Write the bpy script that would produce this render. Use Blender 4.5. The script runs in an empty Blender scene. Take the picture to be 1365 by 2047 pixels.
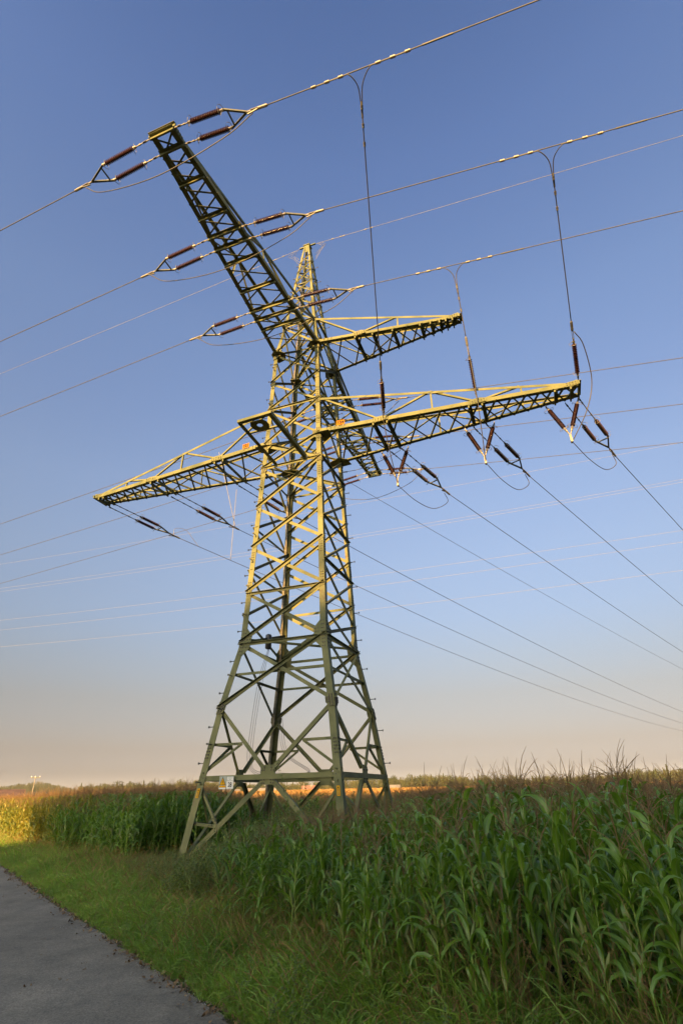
import bpy, math, random
import numpy as np
from mathutils import Vector, Matrix

R = math.radians
scene = bpy.context.scene
col = scene.collection

# ------------------------------------------------------------------ camera
cam_d = bpy.data.cameras.new('camera')
cam = bpy.data.objects.new('camera', cam_d); col.objects.link(cam)
PITCH, ROLL = 0.4834338548906875, -0.02212421749863705
cam_d.sensor_fit = 'VERTICAL'; cam_d.sensor_height = 36.0
cam_d.lens = 36.0 * 1072.84 / 2047.0
cam_d.clip_start = 0.1; cam_d.clip_end = 20000
cp, sp, cr, sr = math.cos(PITCH), math.sin(PITCH), math.cos(ROLL), math.sin(ROLL)
r0, u0, f0 = Vector((1, 0, 0)), Vector((0, -sp, cp)), Vector((0, cp, sp))
rc, uc = r0*cr + u0*sr, u0*cr - r0*sr
cam.matrix_world = Matrix(((rc.x, uc.x, -f0.x, 0), (rc.y, uc.y, -f0.y, 0), (rc.z, uc.z, -f0.z, 1.65), (0, 0, 0, 1)))
scene.camera = cam

# ------------------------------------------------------------------ world + sun
SUN_EL, SUN_AZ = R(16.0), R(203.0)         # azimuth clockwise from +Y (the view direction)
world = bpy.data.worlds.new('World'); scene.world = world; world.use_nodes = True
nt = world.node_tree; nt.nodes.clear()
sky = nt.nodes.new('ShaderNodeTexSky'); sky.sky_type = 'NISHITA'
sky.sun_disc = False; sky.sun_elevation = SUN_EL; sky.sun_rotation = SUN_AZ
sky.altitude = 300; sky.air_density = 1.0; sky.dust_density = 2.0; sky.ozone_density = 3.0
bg = nt.nodes.new('ShaderNodeBackground'); bg.inputs['Strength'].default_value = 0.082
wo = nt.nodes.new('ShaderNodeOutputWorld')
# the antisolar morning sky: a beige-lilac belt of dust near the horizon under a deep blue; the sun's own side stays bright
tc = nt.nodes.new('ShaderNodeTexCoord'); sx = nt.nodes.new('ShaderNodeSeparateXYZ'); nt.links.new(tc.outputs['Generated'], sx.inputs[0])
asn = nt.nodes.new('ShaderNodeMath'); asn.operation = 'ARCSINE'; nt.links.new(sx.outputs['Z'], asn.inputs[0])
mr = nt.nodes.new('ShaderNodeMapRange'); mr.inputs[1].default_value = 0; mr.inputs[2].default_value = math.pi/2; nt.links.new(asn.outputs[0], mr.inputs[0])
cr_ = nt.nodes.new('ShaderNodeValToRGB')
BELT = [(0.5, (0.807, 0.651, 0.677)), (2, (0.473, 0.353, 0.359)), (4, (0.488, 0.315, 0.266)), (8.5, (0.612, 0.384, 0.284)), (12, (0.705, 0.478, 0.373)), (16, (0.809, 0.583, 0.485)),
        (22, (0.977, 0.714, 0.598)), (29, (1.110, 0.831, 0.717)), (37, (1.110, 0.869, 0.802)), (45, (1.151, 0.933, 0.884)), (60, (0.989, 0.869, 0.930)), (72, (0.770, 0.727, 0.837))]
while len(cr_.color_ramp.elements) < len(BELT): cr_.color_ramp.elements.new(0.5)
for e_, (el_, c_) in zip(cr_.color_ramp.elements, BELT): e_.position = el_/90; e_.color = (c_[0]/2, c_[1]/2, c_[2]/2, 1)
for e_, (el_, c_) in zip(cr_.color_ramp.elements, BELT): e_.position = el_/90; e_.color = (c_[0]/2, c_[1]/2, c_[2]/2, 1)
nt.links.new(mr.outputs[0], cr_.inputs[0])
dt = nt.nodes.new('ShaderNodeVectorMath'); dt.operation = 'DOT_PRODUCT'; nt.links.new(tc.outputs['Generated'], dt.inputs[0])
dt.inputs[1].default_value = (-math.sin(SUN_AZ), -math.cos(SUN_AZ), 0)
m2_ = nt.nodes.new('ShaderNodeMapRange'); m2_.interpolation_type = 'SMOOTHSTEP'; m2_.inputs[1].default_value = -.55; m2_.inputs[2].default_value = .10; nt.links.new(dt.outputs['Value'], m2_.inputs[0])
mixc = nt.nodes.new('ShaderNodeMix'); mixc.data_type = 'RGBA'; mixc.inputs[6].default_value = (1.05, .90, .66, 1)
nt.links.new(m2_.outputs[0], mixc.inputs[0]); nt.links.new(cr_.outputs[0], mixc.inputs[7])
mul = nt.nodes.new('ShaderNodeVectorMath'); mul.operation = 'MULTIPLY'; nt.links.new(sky.outputs[0], mul.inputs[0]); nt.links.new(mixc.outputs[2], mul.inputs[1])
scl_ = nt.nodes.new('ShaderNodeVectorMath'); scl_.operation = 'SCALE'; scl_.inputs['Scale'].default_value = 2.0; nt.links.new(mul.outputs[0], scl_.inputs[0])
nt.links.new(scl_.outputs[0], bg.inputs[0]); nt.links.new(bg.outputs[0], wo.inputs[0])
sun_d = bpy.data.lights.new('sun', 'SUN'); sun_d.energy = 5.0; sun_d.angle = R(0.6); sun_d.color = (1.0, 0.575, 0.17)
sun = bpy.data.objects.new('sun', sun_d); col.objects.link(sun)
sv = Vector((math.sin(SUN_AZ)*math.cos(SUN_EL), math.cos(SUN_AZ)*math.cos(SUN_EL), math.sin(SUN_EL)))
sun.rotation_euler = sv.to_track_quat('Z', 'Y').to_euler(); sun.location = sv*60
scene.view_settings.view_transform = 'Standard'; scene.view_settings.look = 'None'
scene.view_settings.exposure = 1.95; scene.view_settings.gamma = 1.0
try:
    scene.cycles.use_denoising = True
    scene.cycles.max_bounces = 6; scene.cycles.transparent_max_bounces = 6; scene.cycles.volume_bounces = 0
except Exception:
    pass

# ------------------------------------------------------------------ materials
def nodes(m):
    m.use_nodes = True
    return m.node_tree, m.node_tree.nodes['Principled BSDF']
def noise_mat(name, c1, c2, scale=3.0, rough=0.6, detail=6, metallic=0.0, bump=0.0, bump_scale=60, spec=0.5, ramp=(0.35, 0.65)):
    m = bpy.data.materials.new(name); t, p = nodes(m)
    tc = t.nodes.new('ShaderNodeTexCoord'); n = t.nodes.new('ShaderNodeTexNoise')
    n.inputs['Scale'].default_value = scale; n.inputs['Detail'].default_value = detail
    t.links.new(tc.outputs['Object'], n.inputs['Vector'])
    r = t.nodes.new('ShaderNodeValToRGB')
    r.color_ramp.elements[0].position, r.color_ramp.elements[1].position = ramp
    r.color_ramp.elements[0].color = (*c1, 1); r.color_ramp.elements[1].color = (*c2, 1)
    t.links.new(n.outputs['Fac'], r.inputs['Fac']); t.links.new(r.outputs[0], p.inputs['Base Color'])
    p.inputs['Roughness'].default_value = rough; p.inputs['Metallic'].default_value = metallic
    p.inputs['Specular IOR Level'].default_value = spec
    if bump:
        n2 = t.nodes.new('ShaderNodeTexNoise'); n2.inputs['Scale'].default_value = bump_scale
        t.links.new(tc.outputs['Object'], n2.inputs['Vector'])
        b = t.nodes.new('ShaderNodeBump'); b.inputs['Strength'].default_value = bump; b.inputs['Distance'].default_value = 0.01
        t.links.new(n2.outputs['Fac'], b.inputs['Height']); t.links.new(b.outputs[0], p.inputs['Normal'])
    return m
def leaf_mat(name, c1, c2, transl=0.35, rough=0.45, hue_var=0.5, spec=0.5, c3=None, patch=0.25):
    """two-sided leaf: colour drifts from plant to plant and across the field, light passes through it"""
    m = bpy.data.materials.new(name); t, p = nodes(m)
    oi = t.nodes.new('ShaderNodeObjectInfo'); geo = t.nodes.new('ShaderNodeNewGeometry')
    n = t.nodes.new('ShaderNodeTexNoise'); n.inputs['Scale'].default_value = patch; n.inputs['Detail'].default_value = 5
    t.links.new(geo.outputs['Position'], n.inputs['Vector'])
    mx = t.nodes.new('ShaderNodeMath'); mx.operation = 'MULTIPLY_ADD'; mx.inputs[1].default_value = hue_var
    t.links.new(oi.outputs['Random'], mx.inputs[0]); 
    mr = t.nodes.new('ShaderNodeMapRange'); mr.inputs[1].default_value = 0.3; mr.inputs[2].default_value = 0.7
    mr.inputs[3].default_value = 0.0; mr.inputs[4].default_value = 1 - hue_var
    t.links.new(n.outputs['Fac'], mr.inputs[0]); t.links.new(mr.outputs[0], mx.inputs[2])
    r = t.nodes.new('ShaderNodeValToRGB'); r.color_ramp.elements[0].color = (*c1, 1); r.color_ramp.elements[1].color = (*c2, 1)
    if c3:
        e = r.color_ramp.elements.new(0.93); e.color = (*c2, 1); r.color_ramp.elements[2].color = (*c3, 1)
    t.links.new(mx.outputs[0], r.inputs['Fac']); t.links.new(r.outputs[0], p.inputs['Base Color'])
    p.inputs['Roughness'].default_value = rough; p.inputs['Specular IOR Level'].default_value = spec
    if transl:
        tr = t.nodes.new('ShaderNodeBsdfTranslucent'); ms = t.nodes.new('ShaderNodeMixShader'); ms.inputs[0].default_value = transl
        br = t.nodes.new('ShaderNodeMix'); br.data_type = 'RGBA'; br.blend_type = 'MULTIPLY'; br.inputs[0].default_value = 1.0
        br.inputs[7].default_value = (1.5, 1.5, 0.6, 1)
        t.links.new(r.outputs[0], br.inputs[6]); t.links.new(br.outputs[2], tr.inputs['Color'])
        out = [x for x in t.nodes if x.type == 'OUTPUT_MATERIAL'][0]
        t.links.new(p.outputs[0], ms.inputs[1]); t.links.new(tr.outputs[0], ms.inputs[2]); t.links.new(ms.outputs[0], out.inputs[0])
    return m
M = {}
M['steel'] = noise_mat('olive_painted_steel', (0.070, 0.080, 0.034), (0.142, 0.141, 0.060), 1.6, 0.62, 8, 0.0, 0.12, 40, .25)
_r = [n for n in M['steel'].node_tree.nodes if n.type == 'VALTORGB'][0].color_ramp
_e = _r.elements.new(.69); _e.color = (.135, .128, .06, 1); _e = _r.elements.new(.74); _e.color = (.085, .05, .026, 1)      # weathered patches
M['bolt'] = noise_mat('shaded_bolt_steel', (0.014, 0.016, 0.010), (0.032, 0.032, 0.020), 20, 0.5)  # darkened to carry the shade on the bolt heads
M['brown'] = noise_mat('glazed_brown_porcelain', (0.028, 0.010, 0.008), (0.046, 0.016, 0.011), 12, 0.18)
M['galv'] = noise_mat('galvanised_steel', (0.11, 0.10, 0.085), (0.19, 0.175, 0.15), 15, 0.5, 5, 0.3)
M['yoke'] = noise_mat('weathered_dark_steel', (0.055, 0.055, 0.035), (0.10, 0.10, 0.06), 12, 0.55)
M['wire'] = noise_mat('weathered_aluminium_wire', (0.035, 0.031, 0.028), (0.065, 0.058, 0.050), 4, 0.6, 4, 0.0)
M['wire_pale'] = noise_mat('bright_aluminium_wire', (0.15, 0.14, 0.13), (0.21, 0.195, 0.18), 4, 0.6, 4, 0.0)
M['orange'] = noise_mat('orange_enamel', (0.26, 0.10, 0.004), (0.32, 0.125, 0.006), 6, 0.75, spec=.08)
M['yellow'] = noise_mat('yellow_enamel', (0.46, 0.23, 0.006), (0.54, 0.29, 0.010), 12, 0.75, spec=.1)
M['white'] = noise_mat('white_enamel', (0.45, 0.45, 0.45), (0.56, 0.56, 0.55), 9, 0.4)
M['black'] = noise_mat('black_paint', (0.010, 0.010, 0.010), (0.02, 0.02, 0.02), 9, 0.8, spec=.08)
M['greyplate'] = noise_mat('grey_plate', (0.20, 0.23, 0.21), (0.28, 0.31, 0.28), 9, 0.5)
M['rubber'] = noise_mat('black_cable_sheath', (0.015, 0.016, 0.02), (0.035, 0.037, 0.045), 9, 0.45)

# ------------------------------------------------------------------ mesh helpers
class MB:
    def __init__(s): s.v = []; s.f = []; s.m = []
    def add(s, vs, fs, mi=0):
        b = len(s.v); s.v.extend([tuple(x) for x in vs]); s.f.extend([tuple(b+i for i in f) for f in fs]); s.m.extend([mi]*len(fs)); return s
    def prism(s, p0, p1, sec0, sec1=None, mi=0):
        """closed prism: the polygon of offset vectors sec0 at p0, sec1 at p1"""
        sec1 = sec1 or sec0; n = len(sec0); p0 = Vector(p0); p1 = Vector(p1)
        vs = [p0+Vector(o) for o in sec0] + [p1+Vector(o) for o in sec1]
        fs = [(i, (i+1) % n, n+(i+1) % n, n+i) for i in range(n)] + [tuple(range(n-1, -1, -1)), tuple(range(n, 2*n))]
        return s.add(vs, fs, mi)
    def bar(s, p0, p1, w, h, up=(0, 0, 1), mi=0):
        p0 = Vector(p0); p1 = Vector(p1); d = (p1-p0).normalized(); u = Vector(up)
        if abs(d.dot(u)) > 0.98: u = Vector((1, 0, 0))
        x = d.cross(u).normalized(); y = x.cross(d).normalized()
        return s.prism(p0, p1, [x*w/2+y*h/2, -x*w/2+y*h/2, -x*w/2-y*h/2, x*w/2-y*h/2], mi=mi)
    def angle(s, p0, p1, d1, d2, w1, w2, t, w1b=None, mi=0):
        """rolled angle section: flange w1 towards d1, flange w2 towards d2, corner on the line p0-p1"""
        p0 = Vector(p0); p1 = Vector(p1); d = (p1-p0).normalized()
        e1 = Vector(d1); e1 = (e1-d*e1.dot(d)).normalized()
        e2 = Vector(d2); e2 = (e2-d*e2.dot(d)-e1*e2.dot(e1)).normalized()
        def sec(a, b): return [e1*0, e1*a, e1*a+e2*t, e1*t+e2*t, e1*t+e2*b, e2*b]
        k = (w1b or w1)/w1
        return s.prism(p0, p1, sec(w1, w2), sec(w1*k, w2*k), mi)
    def tube(s, pts, r, n=6, mi=0, cap=True):
        pts = [Vector(p) for p in pts]; rs = r if isinstance(r, (list, tuple)) else [r]*len(pts)
        vs = []; prev = None
        for i, p in enumerate(pts):
            d = (pts[min(i+1, len(pts)-1)]-pts[max(i-1, 0)]).normalized()
            if prev is None:
                u = Vector((0, 0, 1)) if abs(d.z) < 0.9 else Vector((1, 0, 0)); x = d.cross(u).normalized()
            else:
                x = (prev-d*prev.dot(d)).normalized()
            prev = x; y = d.cross(x)
            for k in range(n):
                a = 2*math.pi*k/n; vs.append(p+(x*math.cos(a)+y*math.sin(a))*rs[i])
        fs = []
        for i in range(len(pts)-1):
            for k in range(n):
                fs.append((i*n+k, i*n+(k+1) % n, (i+1)*n+(k+1) % n, (i+1)*n+k))
        if cap: fs += [tuple(range(n-1, -1, -1)), tuple(range((len(pts)-1)*n, len(pts)*n))]
        return s.add(vs, fs, mi)
    def lathe(s, p0, p1, prof, n=10, mi=0):
        """prof: list of (t along p0-p1 in metres, radius)"""
        p0 = Vector(p0); d = (Vector(p1)-p0).normalized(); u = Vector((0, 0, 1)) if abs(d.z) < 0.9 else Vector((1, 0, 0))
        x = d.cross(u).normalized(); y = d.cross(x); vs = []
        for t, r in prof:
            for k in range(n):
                a = 2*math.pi*k/n; vs.append(p0+d*t+(x*math.cos(a)+y*math.sin(a))*r)
        fs = []
        for i in range(len(prof)-1):
            for k in range(n): fs.append((i*n+k, i*n+(k+1) % n, (i+1)*n+(k+1) % n, (i+1)*n+k))
        fs += [tuple(range(n-1, -1, -1)), tuple(range((len(prof)-1)*n, len(prof)*n))]
        return s.add(vs, fs, mi)
    def plate(s, pts, nrm, t, mi=0):
        nrm = Vector(nrm).normalized()
        n = len(pts); P = [Vector(p) for p in pts]
        vs = [p-nrm*t/2 for p in P]+[p+nrm*t/2 for p in P]
        fs = [(i, (i+1) % n, n+(i+1) % n, n+i) for i in range(n)] + [tuple(range(n-1, -1, -1)), tuple(range(n, 2*n))]
        return s.add(vs, fs, mi)
    def bolt(s, p, nrm, r=0.02, h=0.022, mi=1):
        p = Vector(p); nrm = Vector(nrm).normalized()
        return s.lathe(p, p+nrm, [(0, r), (h, r*0.85)], 6, mi)
    def build(s, name, mat, parent=None, origin=None, smooth=False):
        o0 = Vector(origin) if origin is not None else (ORI.get(parent.name, Vector((0, 0, 0))) if parent is not None else Vector((0, 0, 0)))
        me = bpy.data.meshes.new(name)
        me.from_pydata([(x-o0.x, y-o0.y, z-o0.z) for x, y, z in s.v], [], s.f)
        mats = mat if isinstance(mat, list) else [mat]
        for m in mats: me.materials.append(m)
        if len(mats) > 1: me.polygons.foreach_set('material_index', s.m)
        if smooth: me.polygons.foreach_set('use_smooth', [True]*len(s.f))
        me.update()
        return link(name, me, parent, o0 if parent is None else None)
ORI = {}                                           # where each object's own origin lies in the world
def link(name, me, parent=None, loc=None):
    o = bpy.data.objects.new(name, me); col.objects.link(o)
    if parent is not None: o.parent = parent; ORI[o.name] = ORI.get(parent.name, Vector((0, 0, 0)))
    elif loc is not None: o.location = loc; ORI[o.name] = Vector(loc)
    return o
def tag(o, label=None, cat=None, group=None, kind=None):
    if label: o['label'] = label
    if cat: o['category'] = cat
    if group: o['group'] = group
    if kind: o['kind'] = kind
    return o
def thing(name, label, cat, loc=(0, 0, 0), group=None, mat=None):
    o = bpy.data.objects.new(name, None); col.objects.link(o); o.empty_display_size = 0.2
    if mat is not None: o.matrix_world = mat
    else: o.location = loc
    ORI[o.name] = Vector(loc)
    return tag(o, label, cat, group)
def copy_tree(o, mat=None, parent=None):
    c = o.copy(); col.objects.link(c)
    if parent is not None: c.parent = parent
    if mat is not None: c.matrix_world = mat
    for ch in list(o.children): copy_tree(ch, None, c)
    return c

# ------------------------------------------------------------------ tower frame: a = along the upper crossarm (away), c = along the lower crossarm (right)
PHI = 0.3506488783305463
AX = Vector((math.sin(PHI), math.cos(PHI), 0)); CX = Vector((math.cos(PHI), -math.sin(PHI), 0)); UP = Vector((0, 0, 1))
T0 = Vector((-1.3910, 17.5328, 0))
def T(a, c, z): return T0+AX*a+CX*c+UP*z
def hdir(az): return Vector((math.sin(R(az)), math.cos(R(az)), 0))

PZ = [-0.3, 0.15, 2.12, 3.93, 5.88, 13.43, 18.1, 19.8, 25.8]
PW = [2.40, 2.337, 2.071, 1.806, 1.439, 1.140, 0.994, 0.747, 0.13]
def W(z): return float(np.interp(z, PZ, PW))
COR = {'left': (-1, -1), 'front': (-1, 1), 'right': (1, 1), 'back': (1, -1)}
FACES = [('left', 'front'), ('front', 'right'), ('right', 'back'), ('back', 'left')]
def corner(k, z, inset=0.0):
    sa, sc = COR[k]; w = W(z)-inset; return T(sa*w, sc*w, z)
pylon = thing('pylon', 'tall olive green lattice steel pylon with four long crossarms standing in the maize field', 'pylon', T0)

def build_tower():
    rnd = random.Random(4)
    # --- corner legs, each one continuous tapering angle section
    for k, (sa, sc) in COR.items():
        mb = MB(); zs = [-0.3, 0.15, 3.93, 5.88, 9.1, 13.43, 18.1, 19.8, 23.0, 25.8]; ws = [.195, .195, .19, .19, .18, .17, .155, .13, .10, .075]
        for i in range(len(zs)-1):
            mb.angle(corner(k, zs[i]), corner(k, zs[i+1]), -AX*sa, -CX*sc, ws[i], ws[i], 0.022, ws[i+1])
        for z in (2.6, 7.52, 8.6, 10.7, 11.6, 13.05, 13.9, 15.07, 16.5, 17.2, 19.2, 21):      # bolted splices
            for j in range(5):
                for u in (0.05, 0.11):
                    zz = z+j*0.085
                    mb.bolt(corner(k, zz)-CX*sc*u, AX*sa); mb.bolt(corner(k, zz)-AX*sa*u, CX*sc)
        leg = mb.build('corner_leg', [M['steel'], M['bolt']], pylon)
        if k in ('left', 'right'):
            base = None
            for i in range(48):
                z = 2.0+i*0.475; s2 = -1 if i % 2 else 1
                d = (-AX*0.9 - CX*0.2) if False else (CX*sc if i % 2 else AX*sa)
                p = corner(k, z) - (AX*sa*0.09 if i % 2 else CX*sc*0.09)
                m2 = MB(); m2.tube([p-d*0.02, p+d*0.19], 0.012, 6); m2.lathe(p+d*0.18, p+d, [(0, 0.032), (0.02, 0.032)], 6)
                m2.build('step_bolt', M['bolt'], leg)
    # --- bracing of the faces
    def fvec(k1, k2):
        s1, s2 = COR[k1], COR[k2]
        n = AX*((s1[0]+s2[0])/2) + CX*((s1[1]+s2[1])/2)
        return n.normalized()
    def brace(mb, p0, p1, n, w, inset, flip=1, w2=None, out=False):
        d = (p1-p0).normalized(); side = d.cross(n).normalized()*flip
        if out:                                   # bolted outside the leg, its flange standing out from the upper edge
            side = d.cross(n).normalized()
            if side.z > 0: side = -side
            q = n*0.003-side*w*0.5
            mb.angle(p0+q, p1+q, side, n, w, w2 or w*0.8, 0.012)
            for p, s in ((p0, 1), (p1, -1)):
                for j in range(2): mb.bolt(p+d*s*(0.06+0.08*j)+n*0.015, n, 0.016, 0.02)
            return
        q = -n*inset - side*w*0.4
        mb.angle(p0+q, p1+q, side, -n, w, w2 or w*0.8, 0.012)
        for p, s in ((p0, 1), (p1, -1)):
            for j in range(2): mb.bolt(p+d*s*(0.14+0.08*j)-n*(inset-0.001), n, 0.016, 0.02)
    for fi, (k1, k2) in enumerate(FACES):
        n = fvec(k1, k2)
        even = fi % 2 == 0
        lv = [3.93, 5.88, 7.52, 9.13, 10.7, 12.33, 13.43, 15.07, 16.5, 18.1, 19.8] if even else [3.93, 5.88, 6.75, 8.3, 9.9, 11.5, 13.43, 15.07, 16.5, 18.1, 19.8]
        lv += [20.9, 21.9, 22.8, 23.6, 24.3, 24.9]
        for i in range(len(lv)-1):
            z0, z1 = lv[i], lv[i+1]
            wd = 0.105 if z0 < 13 else (0.09 if z0 < 19 else 0.05)
            if z0 >= 24.3: wd = 0.04
            mb = MB()
            brace(mb, corner(k1, z0), corner(k2, z1), n, wd, 0.024, 1, None, True)
            brace(mb, corner(k2, z0), corner(k1, z1), n, wd, 0.040, -1)
            mb.build('cross_brace', [M['steel'], M['bolt']], pylon)
        # struts
        for z in ([5.80, 7.45, 12.33, 15.07, 19.8, 22.8] if even else [5.80, 8.3, 9.9, 12.33, 15.07, 19.8, 22.8]):
            mb = MB(); brace(mb, corner(k1, z), corner(k2, z), n, 0.09 if z < 20 else 0.05, 0.056, 1, None, z < 20 and z not in (13.43,)); mb.build('strut', [M['steel'], M['bolt']], pylon)
        # heavy belt with the middle plate, and the K bracing above and below it
        zb = 2.10; p1, p2 = corner(k1, zb), corner(k2, zb); mid = (p1+p2)/2
        mb = MB(); brace(mb, p1, p2, n, 0.125, 0.024, 1, 0.09); mb.build('belt_beam', [M['steel'], M['bolt']], pylon)
        side = (p2-p1).normalized()
        mb = MB()
        mb.plate([mid+side*x+UP*y-n*0.058 for x, y in ((-.21, -.20), (.21, -.20), (.21, .20), (.13, .27), (-.13, .27), (-.21, .20))], n, 0.018)
        for x in (-.17, -.10, .10, .17):
            for y in (-.16, -.09, 0.0, 0.14, 0.21): 
                if abs(x) < .12 or y < .20: mb.bolt(mid+side*x+UP*y-n*0.049, n, 0.02)
        mb.build('gusset_plate', [M['steel'], M['bolt']], pylon)
        for ka, sgn in ((k1, -1), (k2, 1)):
            st = mid+side*sgn*0.16
            mb = MB(); brace(mb, st+UP*0.2, corner(ka, 3.93), n, 0.11, 0.068, -sgn); mb.build('diagonal_brace', [M['steel'], M['bolt']], pylon)
            mb = MB(); brace(mb, st-UP*0.12, corner(ka, 0.05), n, 0.12, 0.068, sgn); mb.build('diagonal_brace', [M['steel'], M['bolt']], pylon)
            # secondary members
            a0 = corner(ka, 2.95); b0 = st+(corner(ka, 3.93)-st)*0.46
            mb = MB(); brace(mb, a0, b0, n, 0.07, 0.084); mb.build('strut', [M['steel'], M['bolt']], pylon)
            mb = MB(); brace(mb, corner(ka, 2.2), b0, n, 0.07, 0.098); mb.build('strut', [M['steel'], M['bolt']], pylon)
            a1 = corner(ka, 1.05); b1 = st+(corner(ka, 0.05)-st)*0.55
            mb = MB(); brace(mb, a1, b1, n, 0.07, 0.084); mb.build('strut', [M['steel'], M['bolt']], pylon)
            mb = MB(); brace(mb, corner(ka, 1.98), b1, n, 0.07, 0.098); mb.build('strut', [M['steel'], M['bolt']], pylon)
            # member between the first panel's crossing and the leg
            mb = MB(); brace(mb, corner(ka, 4.9), (corner(k1, 4.9)+corner(k2, 4.9))/2, n, 0.075, 0.084); mb.build('strut', [M['steel'], M['bolt']], pylon)
    # gusset plates on the legs
    def gusset(k, z, h, wd, t=0.016):
        sa, sc = COR[k]
        for n, e in ((AX*sa, -CX*sc), (CX*sc, -AX*sa)):
            mb = MB(); c0 = corner(k, z)+n*(0.012)
            ax = (corner(k, z+0.5)-corner(k, z-0.5)).normalized()
            pts = [c0-ax*h*.5+e*0.0, c0-ax*h*.5+e*0.14, c0-ax*h*.22+e*wd, c0+ax*h*.2+e*wd, c0+ax*h*.5+e*0.12, c0+ax*h*.5]
            mb.plate(pts, n, t)
            for y in np.arange(-.42, .43, .12):
                for x in (0.05, 0.12): mb.bolt(c0+ax*h*y+e*x+n*t*.5, n, 0.021)
            for y in (-.18, -.05, .08, .18):
                for x in (wd*.62, wd*.86): mb.bolt(c0+ax*h*y+e*x+n*t*.5, n, 0.021)
            mb.build('gusset_plate', [M['steel'], M['bolt']], pylon)
    for k in COR:
        gusset(k, 5.88, 0.95, 0.38); gusset(k, 3.93, 0.36, 0.25); gusset(k, 13.43, 0.5, 0.3); gusset(k, 15.07, 0.36, 0.25)
        gusset(k, 18.1, 0.6, 0.34); gusset(k, 19.8, 0.34, 0.22); gusset(k, 12.33, 0.34, 0.24)
    # plan bracing inside
    for z, wd in ((5.95, 0.08), (13.5, 0.08), (18.2, 0.08), (19.85, 0.06), (12.4, 0.07)):
        mb = MB()
        for i, (k1, k2) in enumerate((('left', 'right'), ('front', 'back'))):
            p0, p1 = corner(k1, z, 0.08), corner(k2, z, 0.08); o = UP*(i*0.02)
            mb.angle(p0+o, p1+o, UP, (p1-p0).cross(UP), wd, wd, 0.012)
        mb.build('plan_brace', M['steel'], pylon)
    # horizontal plates under the upper crossarm root
    for k, (sa, sc) in COR.items():
        mb = MB(); w = W(18.1); c0 = T(sa*w, sc*w, 18.02)
        mb.plate([c0+AX*sa*x+CX*sc*y for x, y in ((.24, -.04), (.24, -.26), (.03, -.5), (-.36, -.36), (-.44, .02), (-.1, .10), (.12, .09))], UP, 0.016)
        for x, y in ((.15, -.1), (.15, -.2), (0, -.36), (-.2, -.26), (-.3, -.1), (-.05, 0)): mb.bolt(c0+AX*sa*x+CX*sc*y-UP*.008, -UP, 0.02)
        mb.build('gusset_plate', [M['steel'], M['bolt']], pylon)
        mb = MB(); w = W(13.43); c0 = T(sa*w, sc*w, 13.36)
        mb.plate([c0+AX*sa*x+CX*sc*y for x, y in ((.12, .36), (-.3, .32), (-.52, .02), (-.3, -.5), (.02, -.5), (.14, 0))], UP, 0.016)
        mb.build('gusset_plate', [M['steel'], M['bolt']], pylon)
    # peak cap with earth wire seat
    mb = MB(); w = 0.17; z = 25.8
    mb.prism(T(0, 0, z-0.02), T(0, 0, z+0.03), [AX*w+CX*w, AX*w-CX*w, -AX*w-CX*w, -AX*w+CX*w])
    mb.bar(T(0, -.42, z+.06), T(0, .42, z+.06), .07, .06)
    mb.plate([T(-.11, -.1, z-.5), T(-.11, .1, z-.5), T(-.13, .08, z-.02), T(-.13, -.08, z-.02)], AX, .012)
    mb.build('peak_cap', M['steel'], pylon)

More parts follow.
